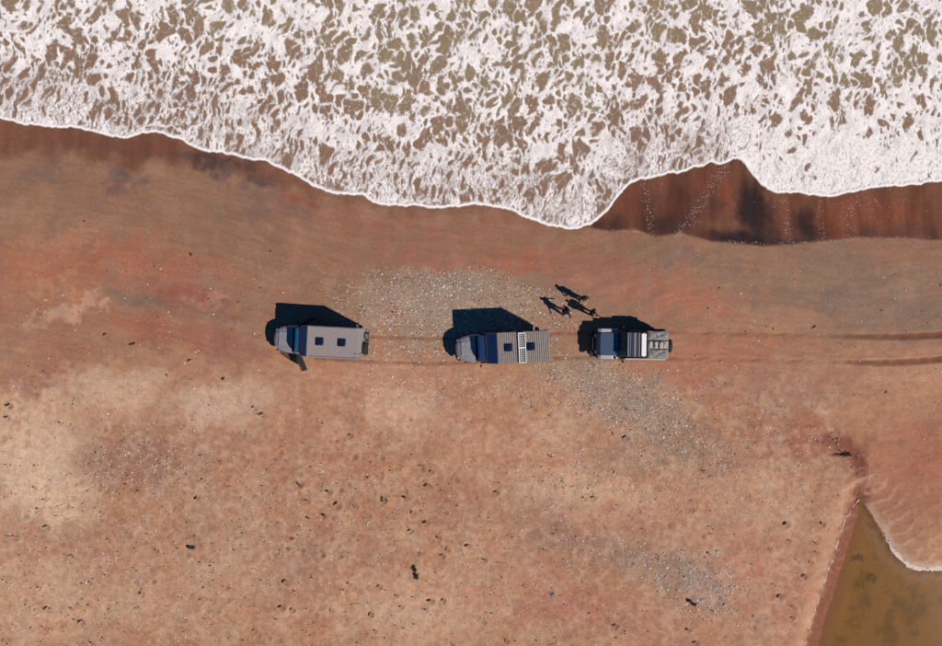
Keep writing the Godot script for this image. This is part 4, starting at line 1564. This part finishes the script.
		for s in [-1.0, 1.0]:
			st = tool()
			add_tube(st, [Vector3(2.7, y + 0.07, s * 0.88), Vector3(5.4, y + 0.07, s * 0.88)], 0.014, 0.014, 6)
			for x in [2.75, 3.6, 4.5, 5.35]:
				add_tube(st, [Vector3(x, y + 0.02, s * 0.88), Vector3(x, y + 0.07, s * 0.88)], 0.012, 0.012, 6)
			done(st, "roof_rail", M.box_side, t)
	for x in ([3.15, 4.49] if ribbed else [3.27, 4.60]):
		var f := box_part("skylight", M.black, t, Vector3(x, y + 0.055, -0.03), Vector3(0.47, 0.09, 0.47), 0.015)
		st = tool()
		add_loft(st, [sect(-0.205, 0.18, 0.0, 0.02, 6.0), sect(-0.16, 0.20, 0.0, 0.045, 6.0), sect(0.16, 0.20, 0.0, 0.045, 6.0), sect(0.205, 0.18, 0.0, 0.02, 6.0)])
		var dm := done(st, "skylight_dome", M.skylight, f)
		dm.position = Vector3(x, y + 0.098, -0.03)
	if ribbed:
		# white double frame with wire mesh across the roof
		st = tool()
		var yy := y + 0.115
		for s in [[-0.88, 0.0], [0.0, 0.90]]:
			var a: float = s[0] + 0.015
			var b: float = s[1] - 0.015
			for q in [[3.76, a, 3.76, b], [4.16, a, 4.16, b], [3.76, a, 4.16, a], [3.76, b, 4.16, b]]:
				add_tube(st, [Vector3(q[0], yy, q[1]), Vector3(q[2], yy, q[3])], 0.03, 0.03, 8)
		for c in [[3.76, -0.8], [4.16, -0.8], [3.76, 0.8], [4.16, 0.8]]:
			add_tube(st, [Vector3(c[0], y + 0.02, c[1]), Vector3(c[0], yy, c[1])], 0.015, 0.015, 6)
		var fr := done(st, "roof_frame", M.white_paint, t)
		st = tool()
		for k in 17:
			var z := -0.82 + k * 0.1
			add_tube(st, [Vector3(3.78, yy, z), Vector3(4.14, yy, z)], 0.008, 0.008, 5)
		for x in [3.89, 4.03]:
			add_tube(st, [Vector3(x, yy - 0.016, -0.86), Vector3(x, yy - 0.016, 0.88)], 0.008, 0.008, 5)
		done(st, "wire_mesh", M.white_paint, fr)
	# tail
	box_part("rear_bumper", M.black, t, Vector3(5.72, 0.60, 0), Vector3(0.22, 0.14, 1.66), 0.03)
	for s in [-1.0, 1.0]:
		box_part("tail_light", M.tail_red, t, Vector3(5.76 if not ribbed else 5.66, 0.86, s * 0.80), Vector3(0.12 if not ribbed else 0.06, 0.12, 0.10), 0.02)
		box_part("mud_flap", M.rubber, t, Vector3(4.70, 0.42, s * 0.76), Vector3(0.02, 0.36, 0.3), 0.006)
	add_wheel(t, Vector3(5.74, 1.45, 0.30) if not ribbed else Vector3(5.68, 1.35, 0.0), 0.37, 0.24 if not ribbed else 0.14, true)
	if not ribbed:
		var can := box_part("jerry_can", M.can, t, Vector3(5.75, 1.05, -0.42), Vector3(0.18, 0.46, 0.34), 0.03)
		box_part("can_cap", M.black, can, Vector3(5.75, 1.30, -0.32), Vector3(0.06, 0.05, 0.06), 0.01)
		var rack := tool()
		for z in [-0.72, -0.10, 0.72]:
			add_tube(rack, [Vector3(5.62, 0.78, z), Vector3(5.90, 0.78, z), Vector3(5.90, 0.62, z)], 0.018, 0.018, 6)
		add_tube(rack, [Vector3(5.90, 0.78, -0.76), Vector3(5.90, 0.78, 0.76)], 0.018, 0.018, 6)
		done(rack, "rear_rack", M.steel, t)
		var lad := tool()
		for z in [0.62, 0.86]:
			add_tube(lad, [Vector3(5.66, 0.8, z), Vector3(5.66, 2.95, z), Vector3(5.56, 3.06, z), Vector3(5.35, 3.06, z)], 0.014, 0.014, 6)
		for k in 8:
			add_tube(lad, [Vector3(5.66, 0.95 + k * 0.27, 0.62), Vector3(5.66, 0.95 + k * 0.27, 0.86)], 0.012, 0.012, 6)
		done(lad, "ladder", M.steel, t)
	else:
		var pole := tool()
		add_tube(pole, [Vector3(5.55, 0.9, -0.97), Vector3(5.55, 3.1, -0.97)], 0.02, 0.02, 6)
		done(pole, "aerial", M.black, t)
	for o in t.get_children():
		o.position.x -= 2.85
	return t

func make_pickup() -> Node3D:
	var t := Node3D.new()
	t.name = numbered("pickup_truck")
	add_child(t)
	var st := tool()
	for s in [-1.0, 1.0]:
		add_box(st, Vector3(2.5, 0.58, s * 0.42), Vector3(4.3, 0.16, 0.09), 0.01)
	for x in [0.7, 2.0, 3.2, 4.4]:
		add_box(st, Vector3(x, 0.58, 0), Vector3(0.1, 0.12, 0.8), 0.01)
	for x in [0.90, 3.85]:
		add_tube(st, [Vector3(x, 0.41, -0.70), Vector3(x, 0.41, 0.70)], 0.06)
	done(st, "chassis", M.black, t)
	for x in [0.90, 3.85]:
		for s in [-1.0, 1.0]:
			add_wheel(t, Vector3(x, 0.41, s * 0.80), 0.425, 0.28)
	# nose, bonnet and wings
	st = tool()
	add_loft(st, [sect(0.32, 0.66, 0.62, 1.02, 5.0), sect(0.38, 0.70, 0.60, 1.07, 6.0), sect(0.56, 0.72, 0.60, 1.10, 6.0), sect(1.74, 0.74, 0.60, 1.19, 6.0)])
	done(st, "nose", M.navy, t)
	st = tool()
	add_slab(st, PackedVector2Array([Vector2(0.56, 1.09), Vector2(1.66, 1.175), Vector2(1.66, 1.215), Vector2(0.56, 1.13)]), -0.70, 0.70, 0.02)
	var bon := done(st, "bonnet", M.steel_blue, t)
	for s in [-1.0, 1.0]:
		box_part("bonnet_latch", M.black, bon, Vector3(0.62, 1.15, s * 0.60), Vector3(0.10, 0.02, 0.035), 0.005)
	box_part("bonnet_vent", M.black, bon, Vector3(1.02, 1.178, 0.0), Vector3(0.05, 0.012, 0.05), 0.004)
	for s in [-1.0, 1.0]:
		st = tool()
		var arch := PackedVector2Array()
		for q in [[0.42, 0.80], [0.46, 0.98], [0.62, 1.07], [1.28, 1.07], [1.52, 0.98], [1.74, 0.86], [1.74, 0.70], [1.40, 0.72], [1.30, 0.90], [0.62, 0.92], [0.52, 0.80]]:
			arch.append(Vector2(q[0], q[1]))
		add_slab(st, arch, minf(s * 0.70, s * 0.955), maxf(s * 0.70, s * 0.955), 0.03)
		done(st, "wing", M.pale_grey, t)
		st = tool()
		add_lathe_z(st, Vector3.ZERO, [[0.10, -0.03], [0.105, 0.03], [0.08, 0.05], [0.01, 0.06]], 18)
		var hl := done(st, "headlight", M.lamp_glass, t)
		hl.position = Vector3(0.325, 0.88, s * 0.50)
		hl.rotation.y = -PI / 2
		add_mirror(t, 1.92, 1.36, s, 0.86, M.black)
	st = tool()
	for k in 7:
		add_box(st, Vector3(0.312, 0.86, -0.27 + k * 0.09), Vector3(0.03, 0.30, 0.04), 0.008)
	done(st, "grille", M.black, t)
	st = tool()
	add_box(st, Vector3(0.10, 0.60, 0), Vector3(0.20, 0.18, 1.70), 0.04)
	add_tube(st, [Vector3(0.10, 0.66, -0.46), Vector3(0.10, 0.80, -0.42), Vector3(0.12, 0.84, -0.34), Vector3(0.12, 0.84, 0.34), Vector3(0.10, 0.80, 0.42), Vector3(0.10, 0.66, 0.46)], 0.03)
	done(st, "bull_bar", M.black, t)
	# cab
	st = tool()
	add_loft(st, [sect(1.70, 0.84, 0.50, 1.20, 7.0), sect(1.85, 0.86, 0.48, 1.20, 8.0), sect(3.25, 0.86, 0.48, 1.20, 8.0)])
	done(st, "cab_body", M.navy, t)
	pane(t, "windscreen", M.glass_wind, Vector3(1.73, 1.20, 0.76), Vector3(1.73, 1.20, -0.76), Vector3(2.03, 1.80, -0.70), Vector3(2.03, 1.80, 0.70))
	st = tool()
	add_loft(st, [sect(2.00, 0.72, 1.78, 1.83, 4.0), sect(2.06, 0.76, 1.78, 1.86, 4.0), sect(3.22, 0.76, 1.78, 1.86, 4.0)])
	done(st, "cab_roof", M.navy, t)
	box_part("cab_back", M.navy, t, Vector3(3.21, 1.5, 0), Vector3(0.06, 0.62, 1.5), 0.01)
	box_part("dashboard", M.black, t, Vector3(1.95, 1.20, 0), Vector3(0.30, 0.12, 1.44), 0.04)
	for s in [-1.0, 1.0]:
		st = tool()
		add_tube(st, [Vector3(1.72, 1.18, s * 0.79), Vector3(2.03, 1.82, s * 0.72)], 0.035, 0.03)
		done(st, "pillar", M.navy, t)
		var seat := box_part("seat", M.seat, t, Vector3(2.55, 1.08, s * 0.36), Vector3(0.48, 0.16, 0.48), 0.05)
		box_part("seat_back", M.seat, seat, Vector3(2.84, 1.40, s * 0.36), Vector3(0.14, 0.6, 0.46), 0.05, Basis(Vector3.BACK, -0.2))
		add_door(t, s, 0.0, M.navy, 1.86, 3.10, 0.875, 1.20, 1.82)
		# side step and the pale rub rail along the flank
		box_part("side_step", M.black, t, Vector3(2.5, 0.46, s * 0.90), Vector3(1.3, 0.05, 0.16), 0.015)
	# roof rack: slats across, then the white board
	st = tool()
	for s in [-1.0, 1.0]:
		add_tube(st, [Vector3(2.02, 1.94, s * 0.74), Vector3(3.26, 1.94, s * 0.74)], 0.022, 0.022, 6)
		for x in [2.15, 2.65, 3.15]:
			add_tube(st, [Vector3(x, 1.85, s * 0.74), Vector3(x, 1.94, s * 0.74)], 0.016, 0.016, 6)
	var rack := done(st, "roof_rack", M.black, t)
	var tones := [M.slat_grey, M.slat_blue, M.slat_dark, M.slat_grey, M.slat_dark, M.slat_grey]
	for k in 6:
		box_part("rack_slat", tones[k], rack, Vector3(2.12 + k * 0.135, 1.965, 0), Vector3(0.075 if k != 3 else 0.11, 0.03, 1.46), 0.008)
	var bd := box_part("rack_board", M.white_paint, rack, Vector3(3.06, 1.99, 0), Vector3(0.30, 0.07, 1.38), 0.02)
	for s in [-1.0, 1.0]:
		box_part("end_marker", M.orange, t, Vector3(3.06, 1.99, s * 0.715), Vector3(0.12, 0.06, 0.05), 0.012)
	bd.set_meta("label", "long white board strapped across the roof rack")
	# bed, canopy and the load under its tarpaulin
	box_part("load_bed", M.navy, t, Vector3(3.95, 0.95, 0), Vector3(1.36, 0.62, 1.74), 0.03)
	box_part("canopy", M.canopy, t, Vector3(3.93, 1.62, -0.02), Vector3(1.30, 0.74, 1.70), 0.05)
	box_part("side_rail", M.pale_grey, t, Vector3(3.30, 1.36, 0.90), Vector3(2.55, 0.13, 0.11), 0.03)
	box_part("shade_roll", M.black, t, Vector3(3.95, 1.50, -0.93), Vector3(1.1, 0.14, 0.13), 0.04)
	var rng := RandomNumberGenerator.new()
	rng.seed = 9
	for row in 3:
		var cnt := 4 if row == 1 else 1
		for k in cnt:
			st = tool()
			st.set_smooth_group(0)
			var lx := 1.22 / cnt
			var x0 := 3.31 + k * lx
			var z0: float = [-0.86, -0.26, 0.25][row]
			var z1: float = [-0.29, 0.22, 0.84][row]
			var nu := 14 if cnt == 1 else 7
			var nv := 9
			var P := func(a: int, b: int) -> Vector3:
				var u := float(a) / nu
				var v := float(b) / nv
				var dome := pow(maxf(0.0, 1.0 - pow(absf(2.0 * u - 1.0), 4.0)) * maxf(0.0, 1.0 - pow(absf(2.0 * v - 1.0), 4.0)), 0.5)
				var fold := 0.10 * nz_c.get_noise_2d((x0 + u * lx) * 2.6 + row * 9.0, (z0 + v * (z1 - z0)) * 2.6) - (0.10 * exp(-pow((absf(2.0 * u - 1.0) - absf(2.0 * v - 1.0)) / 0.16, 2.0)) if cnt == 1 else 0.0)
				return Vector3(x0 - 0.012 + u * (lx + 0.024), 1.98 + dome * ((0.13 if row != 1 else 0.13 + 0.05 * ((k * 7) % 3)) + fold), lerpf(z0, z1, v))
			for a in nu:
				for b in nv:
					quad(st, P.call(a, b), P.call(a + 1, b), P.call(a + 1, b + 1), P.call(a, b + 1))
			done(st, "tarpaulin_bundle", M.tarp if row != 1 else M.tarp_light, t)
	for z in [-0.275, 0.235]:
		box_part("strap", M.black, t, Vector3(3.92, 2.03, z), Vector3(1.30, 0.05, 0.03), 0.01)
	# tail
	box_part("rear_bumper", M.black, t, Vector3(4.66, 0.60, 0), Vector3(0.16, 0.15, 1.6), 0.03)
	for s in [-1.0, 1.0]:
		box_part("tail_light", M.tail_red, t, Vector3(4.645, 0.95, s * 0.80), Vector3(0.05, 0.22, 0.10), 0.015)
	add_wheel(t, Vector3(4.82, 1.15, 0.05), 0.40, 0.26, true)
	for o in t.get_children():
		o.position.x -= 2.50
	return t

func build_vehicles() -> void:
	var a := make_camper_truck("camper_truck", false)
	a.position = Vector3(-9.46, 0.0, 1.11)
	a.rotation_degrees.y = -2.9
	tag(a, "grey camper truck with smooth taupe roof, two dark skylights and open cab doors", "camper truck", "camper trucks parked on the beach")
	var b := make_camper_truck("camper_truck", true)
	b.position = Vector3(1.94, 0.0, 1.51)
	b.rotation_degrees.y = 2.6
	tag(b, "grey camper truck with ribbed roof carrying a white double frame between skylights", "camper truck", "camper trucks parked on the beach")
	var c := make_pickup()
	c.position = Vector3(10.02, 0.0, 1.33)
	c.rotation_degrees.y = -1.0
	tag(c, "dark blue pick-up with slatted roof rack and grey tarpaulin load", "pick-up truck")

# ---------------------------------------------------------------- people

# meshes a set of tapered bones [a, b, radius a, radius b, colour] as one skin, added to arrays v, n, c, idx
func skin(bones: Array, cell: float, k: float, v: PackedVector3Array, c: PackedColorArray, idx: PackedInt32Array) -> void:
	var lo := Vector3.INF
	var hi := -Vector3.INF
	for b in bones:
		for e in 2:
			var r: float = b[2 + e] + k + cell * 2.0
			lo = lo.min(b[e] - Vector3.ONE * r)
			hi = hi.max(b[e] + Vector3.ONE * r)
	var nx := int((hi.x - lo.x) / cell) + 2
	var ny := int((hi.y - lo.y) / cell) + 2
	var nz := int((hi.z - lo.z) / cell) + 2
	var f := PackedFloat32Array()
	f.resize(nx * ny * nz)
	f.fill(1.0)
	var near := PackedFloat32Array()
	near.resize(nx * ny * nz)
	near.fill(1.0)
	var who := PackedInt32Array()
	who.resize(nx * ny * nz)
	for bi in bones.size():
		var b: Array = bones[bi]
		var pa: Vector3 = b[0]
		var pb: Vector3 = b[1]
		var ra: float = b[2]
		var rb: float = b[3]
		var m := maxf(ra, rb) + k + cell * 2.0
		var l := ((pa.min(pb) - Vector3.ONE * m - lo) / cell).floor()
		var h := ((pa.max(pb) + Vector3.ONE * m - lo) / cell).ceil()
		var ba := pb - pa
		var bb := maxf(ba.length_squared(), 1e-9)
		for z in range(maxi(0, int(l.z)), mini(nz, int(h.z) + 1)):
			for y in range(maxi(0, int(l.y)), mini(ny, int(h.y) + 1)):
				for x in range(maxi(0, int(l.x)), mini(nx, int(h.x) + 1)):
					var p := lo + Vector3(x, y, z) * cell
					var t := clampf((p - pa).dot(ba) / bb, 0.0, 1.0)
					var d := (p - pa - ba * t).length() - lerpf(ra, rb, t)
					var at := (z * ny + y) * nx + x
					if d < near[at]:
						near[at] = d
						who[at] = bi
					var o := f[at]
					var q := maxf(k - absf(o - d), 0.0) / k
					f[at] = minf(o, d) - q * q * k * 0.25
	var cellv := {}
	var sxy := nx * ny
	for z in nz - 1:
		for y in ny - 1:
			for x in nx - 1:
				var a := (z * ny + y) * nx + x
				var f0 := f[a]
				var s0 := f0 < 0.0
				if s0 == (f[a + 1] < 0.0) and s0 == (f[a + nx] < 0.0) and s0 == (f[a + sxy] < 0.0) and s0 == (f[a + nx + 1] < 0.0) and s0 == (f[a + sxy + 1] < 0.0) and s0 == (f[a + sxy + nx] < 0.0) and s0 == (f[a + sxy + nx + 1] < 0.0):
					continue
				var sum := Vector3.ZERO
				var cnt := 0
				for e in [[0, 0, 0, 1, 0, 0], [0, 1, 0, 1, 1, 0], [0, 0, 1, 1, 0, 1], [0, 1, 1, 1, 1, 1], [0, 0, 0, 0, 1, 0], [1, 0, 0, 1, 1, 0], [0, 0, 1, 0, 1, 1], [1, 0, 1, 1, 1, 1], [0, 0, 0, 0, 0, 1], [1, 0, 0, 1, 0, 1], [0, 1, 0, 0, 1, 1], [1, 1, 0, 1, 1, 1]]:
					var g0 := f[a + e[0] + e[1] * nx + e[2] * sxy]
					var g1 := f[a + e[3] + e[4] * nx + e[5] * sxy]
					if (g0 < 0.0) != (g1 < 0.0):
						var t := g0 / (g0 - g1)
						sum += Vector3(lerpf(e[0], e[3], t), lerpf(e[1], e[4], t), lerpf(e[2], e[5], t))
						cnt += 1
				cellv[a] = v.size()
				v.append(lo + (Vector3(x, y, z) + sum / cnt) * cell)
				c.append(bones[who[a]][4])
	for a in cellv:
		var s0: bool = f[a] < 0.0
		for e in [[1, nx, sxy], [nx, sxy, 1], [sxy, 1, nx]]:
			var other: bool = f[a + e[0]] < 0.0
			if s0 == other:
				continue
			var q := [a, a - e[1], a - e[1] - e[2], a - e[2]]
			if not (cellv.has(q[1]) and cellv.has(q[2]) and cellv.has(q[3])):
				continue
			var r := [0, 1, 2, 0, 2, 3] if s0 else [0, 2, 1, 0, 3, 2]
			for w in r:
				idx.append(cellv[q[w]])

func skin_mesh(v: PackedVector3Array, c: PackedColorArray, idx: PackedInt32Array) -> ArrayMesh:
	var n := PackedVector3Array()
	n.resize(v.size())
	for i in range(0, idx.size(), 3):
		var q := (v[idx[i + 2]] - v[idx[i]]).cross(v[idx[i + 1]] - v[idx[i]])
		for e in 3:
			n[idx[i + e]] += q
	for i in n.size():
		n[i] = n[i].normalized()
	var arr := []
	arr.resize(Mesh.ARRAY_MAX)
	arr[Mesh.ARRAY_VERTEX] = v
	arr[Mesh.ARRAY_NORMAL] = n
	arr[Mesh.ARRAY_COLOR] = c
	arr[Mesh.ARRAY_INDEX] = idx
	var me := ArrayMesh.new()
	me.add_surface_from_arrays(Mesh.PRIMITIVE_TRIANGLES, arr)
	return me

# d: hip height etc. follow from the height; joints are given in a frame facing -z
func make_person(d: Dictionary) -> Node3D:
	var H: float = d.height
	var top: Color = d.top
	var leg: Color = d.legs
	var flesh: Color = d.skin
	var shoe := Color(0.03, 0.028, 0.026)
	var hip := Vector3(0, 0.52 * H, 0)
	var lean: Vector3 = d.get("lean", Vector3.ZERO)
	var chest := Vector3(0, 0.72 * H, 0) + lean * 0.7
	var neck := Vector3(0, 0.825 * H, 0) + lean
	var head: Vector3 = neck + Vector3(0, 0.105 * H, -0.02) + d.get("nod", Vector3.ZERO)
	var bones := []
	# trunk
	bones.append([hip + Vector3(-0.075, 0.0, 0), hip + Vector3(0.075, 0.0, 0), 0.15, 0.15, leg])
	bones.append([hip + Vector3(0, 0.03, 0), chest, 0.15, 0.165, top])
	bones.append([chest + Vector3(-0.075, 0, 0), chest + Vector3(0.075, 0, 0), 0.14, 0.14, top])
	bones.append([neck + Vector3(-0.125, -0.045, 0), neck + Vector3(0.125, -0.045, 0), 0.066, 0.066, top])
	bones.append([neck + Vector3(0, -0.05, 0), neck + Vector3(0, 0.05, -0.01), 0.058, 0.052, flesh])
	for s in [-1.0, 1.0]:
		var side := 0 if s < 0.0 else 1
		var foot: Vector3 = d.feet[side]
		var hj := hip + Vector3(s * 0.085, -0.02, 0)
		var ankle := foot + Vector3(0, 0.08, 0.03)
		var knee := (hj + ankle) * 0.5 + Vector3(s * 0.01, 0.01, -0.035)
		bones.append([hj, knee, 0.112, 0.085, leg])
		var bare: bool = d.get("shorts", false)
		bones.append([knee, ankle, 0.078, 0.062, flesh if bare else leg])
		bones.append([ankle + Vector3(0, -0.035, 0.03), foot + Vector3(0, 0.04, -0.17), 0.045, 0.036, shoe])
		var sh := neck + Vector3(s * 0.185, -0.055, 0)
		var el: Vector3 = d.elbows[side]
		var wr: Vector3 = d.wrists[side]
		var sleeve: float = d.get("sleeve", 1.0)
		bones.append([sh, el, 0.07, 0.056, top])
		bones.append([el, wr, 0.041, 0.030, top if sleeve > 0.9 else flesh])
	var v := PackedVector3Array()
	var c := PackedColorArray()
	var idx := PackedInt32Array()
	skin(bones, 0.02, 0.05, v, c, idx)
	# head: skull, jaw, nose, ears, brow, lips and eyes
	var hb := []
	var lip := Color(0.30, 0.10, 0.08)
	hb.append([head + Vector3(0, 0.03, 0.015), head + Vector3(0, 0.035, -0.015), 0.082, 0.078, flesh])
	hb.append([head + Vector3(0, -0.055, -0.045), head + Vector3(0, 0.0, -0.03), 0.045, 0.062, flesh])
	hb.append([head + Vector3(0, 0.012, -0.095), head + Vector3(0, -0.018, -0.108), 0.011, 0.016, flesh])
	for s in [-1.0, 1.0]:
		hb.append([head + Vector3(s * 0.079, 0.015, 0.01), head + Vector3(s * 0.082, -0.018, 0.006), 0.014, 0.011, flesh])
		hb.append([head + Vector3(s * 0.032, 0.012, -0.082), head + Vector3(s * 0.034, 0.012, -0.083), 0.011, 0.011, Color(0.03, 0.025, 0.02)])
	hb.append([head + Vector3(-0.02, -0.052, -0.089), head + Vector3(0.02, -0.052, -0.089), 0.008, 0.008, lip])
	hb.append([head + Vector3(0, -0.06, 0.01), neck + Vector3(0, 0.02, 0), 0.05, 0.053, flesh])
	skin(hb, 0.009, 0.018, v, c, idx)
	# hands: palm, four unequal bent fingers, thumb from the side of the palm
	for s in [-1.0, 1.0]:
		var side := 0 if s < 0.0 else 1
		var el: Vector3 = d.elbows[side]
		var wr: Vector3 = d.wrists[side]
		var ax := (wr - el).normalized()
		var across := ax.cross(Vector3.UP if absf(ax.y) < 0.8 else Vector3(0, 0, 1)).normalized()
		var back := across.cross(ax).normalized()
		var fb := []
		for q in 4:
			var o := across * (q - 1.5) * 0.020
			var base := wr + ax * 0.085 + o
			var ln: float = [0.062, 0.075, 0.08, 0.068][q]
			fb.append([wr + ax * 0.01 + o * 0.7, base, 0.016, 0.012, flesh])
			var mid := base + ax * ln * 0.55 - back * 0.008
			fb.append([base, mid, 0.0095, 0.0088, flesh])
			fb.append([mid, mid + ax * ln * 0.38 - back * ln * 0.32, 0.0088, 0.007, flesh])
		var th: Vector3 = wr + ax * 0.03 - across * s * 0.032
		fb.append([th, th + ax * 0.035 - across * s * 0.026, 0.012, 0.0105, flesh])
		fb.append([th + ax * 0.035 - across * s * 0.026, th + ax * 0.068 - across * s * 0.028 - back * 0.01, 0.0105, 0.008, flesh])
		skin(fb, 0.006, 0.007, v, c, idx)
	var p := put(skin_mesh(v, c, idx), "person", M.cloth)
	# hair as its own cap
	v = PackedVector3Array()
	c = PackedColorArray()
	idx = PackedInt32Array()
	var hair: Color = d.hair
	var hs := [[head + Vector3(0, 0.055, 0.012), head + Vector3(0, 0.06, -0.03), 0.084, 0.068, hair], [head + Vector3(0, 0.03, 0.045), head + Vector3(0, -0.03, 0.055), 0.07, 0.05, hair]]
	if d.get("long_hair", false):
		hs.append([head + Vector3(0, -0.02, 0.06), head + Vector3(0, -0.17, 0.085), 0.06, 0.035, hair])
	skin(hs, 0.012, 0.03, v, c, idx)
	put(skin_mesh(v, c, idx), "hair", M.cloth, p)
	if d.get("hat", false):
		var st := tool()
		var rings := []
		for q in [[0.165, 0.055], [0.17, 0.06], [0.10, 0.068], [0.097, 0.10], [0.088, 0.15], [0.05, 0.165], [0.005, 0.166]]:
			var ring := []
			for m in 24:
				var a := TAU * m / 24.0
				ring.append(head + Vector3(cos(a) * q[0], q[1] - 0.012 * sin(a) * q[0] * 5.0, -0.005 + sin(a) * q[0] * 1.08))
			rings.append(ring)
		add_loft(st, rings)
		done(st, "hat", M.hat, p)
	var at: Vector3 = d.at
	at.y = height_at(at.x, at.z) - 0.004
	p.position = at
	p.rotation.y = d.turn
	return p

func build_people() -> void:
	var tan_skin := Color(0.46, 0.23, 0.15)
	# dark jacket, hands up in front, beyond the other two
	var a := make_person({
		"height": 1.76, "at": px(581.3, 298.8), "turn": PI + 0.15, "top": Color(0.012, 0.013, 0.018), "legs": Color(0.02, 0.02, 0.026), "skin": tan_skin, "hair": Color(0.02, 0.014, 0.01), "sleeve": 0.5,
		"feet": [Vector3(-0.12, 0, 0.0), Vector3(0.12, 0, -0.05)], "elbows": [Vector3(-0.24, 1.10, -0.04), Vector3(0.24, 1.10, -0.04)], "wrists": [Vector3(-0.10, 1.14, -0.28), Vector3(0.08, 1.18, -0.28)]})
	tag(a, "person in dark clothes holding bare forearms in front, apart on the open sand", "person", "people standing by the pick-up")
	# wide stance, pale blue trousers, one bare arm stretched out
	var b := make_person({
		"height": 1.74, "at": px(562.6, 311.6), "turn": -PI / 2 + 0.25, "top": Color(0.014, 0.015, 0.024), "legs": Color(0.20, 0.27, 0.36), "skin": tan_skin, "hair": Color(0.03, 0.02, 0.014), "sleeve": 0.5, "lean": Vector3(0.0, -0.02, -0.16),
		"feet": [Vector3(-0.24, 0, 0.10), Vector3(0.24, 0, -0.04)], "elbows": [Vector3(-0.32, 1.10, -0.02), Vector3(0.44, 1.30, -0.22)], "wrists": [Vector3(-0.38, 0.88, -0.16), Vector3(0.70, 1.30, -0.22)]})
	tag(b, "person in pale blue trousers standing legs apart with one arm stretched out", "person", "people standing by the pick-up")
	# close to the pick-up's shadow, hand to the brow
	var c := make_person({
		"height": 1.70, "at": px(589.8, 312.8), "turn": -PI / 2 - 0.5, "top": Color(0.016, 0.014, 0.016), "legs": Color(0.022, 0.022, 0.025), "skin": tan_skin, "hair": Color(0.025, 0.016, 0.01), "sleeve": 0.5, "long_hair": true, "nod": Vector3(0, -0.01, -0.03),
		"feet": [Vector3(-0.10, 0, 0.02), Vector3(0.10, 0, -0.03)], "elbows": [Vector3(-0.24, 1.06, 0.02), Vector3(0.22, 1.10, -0.12)], "wrists": [Vector3(-0.20, 0.84, -0.08), Vector3(0.12, 1.10, -0.36)]})
	tag(c, "person in dark clothes with long hair beside the pick-up's shadow", "person", "people standing by the pick-up")
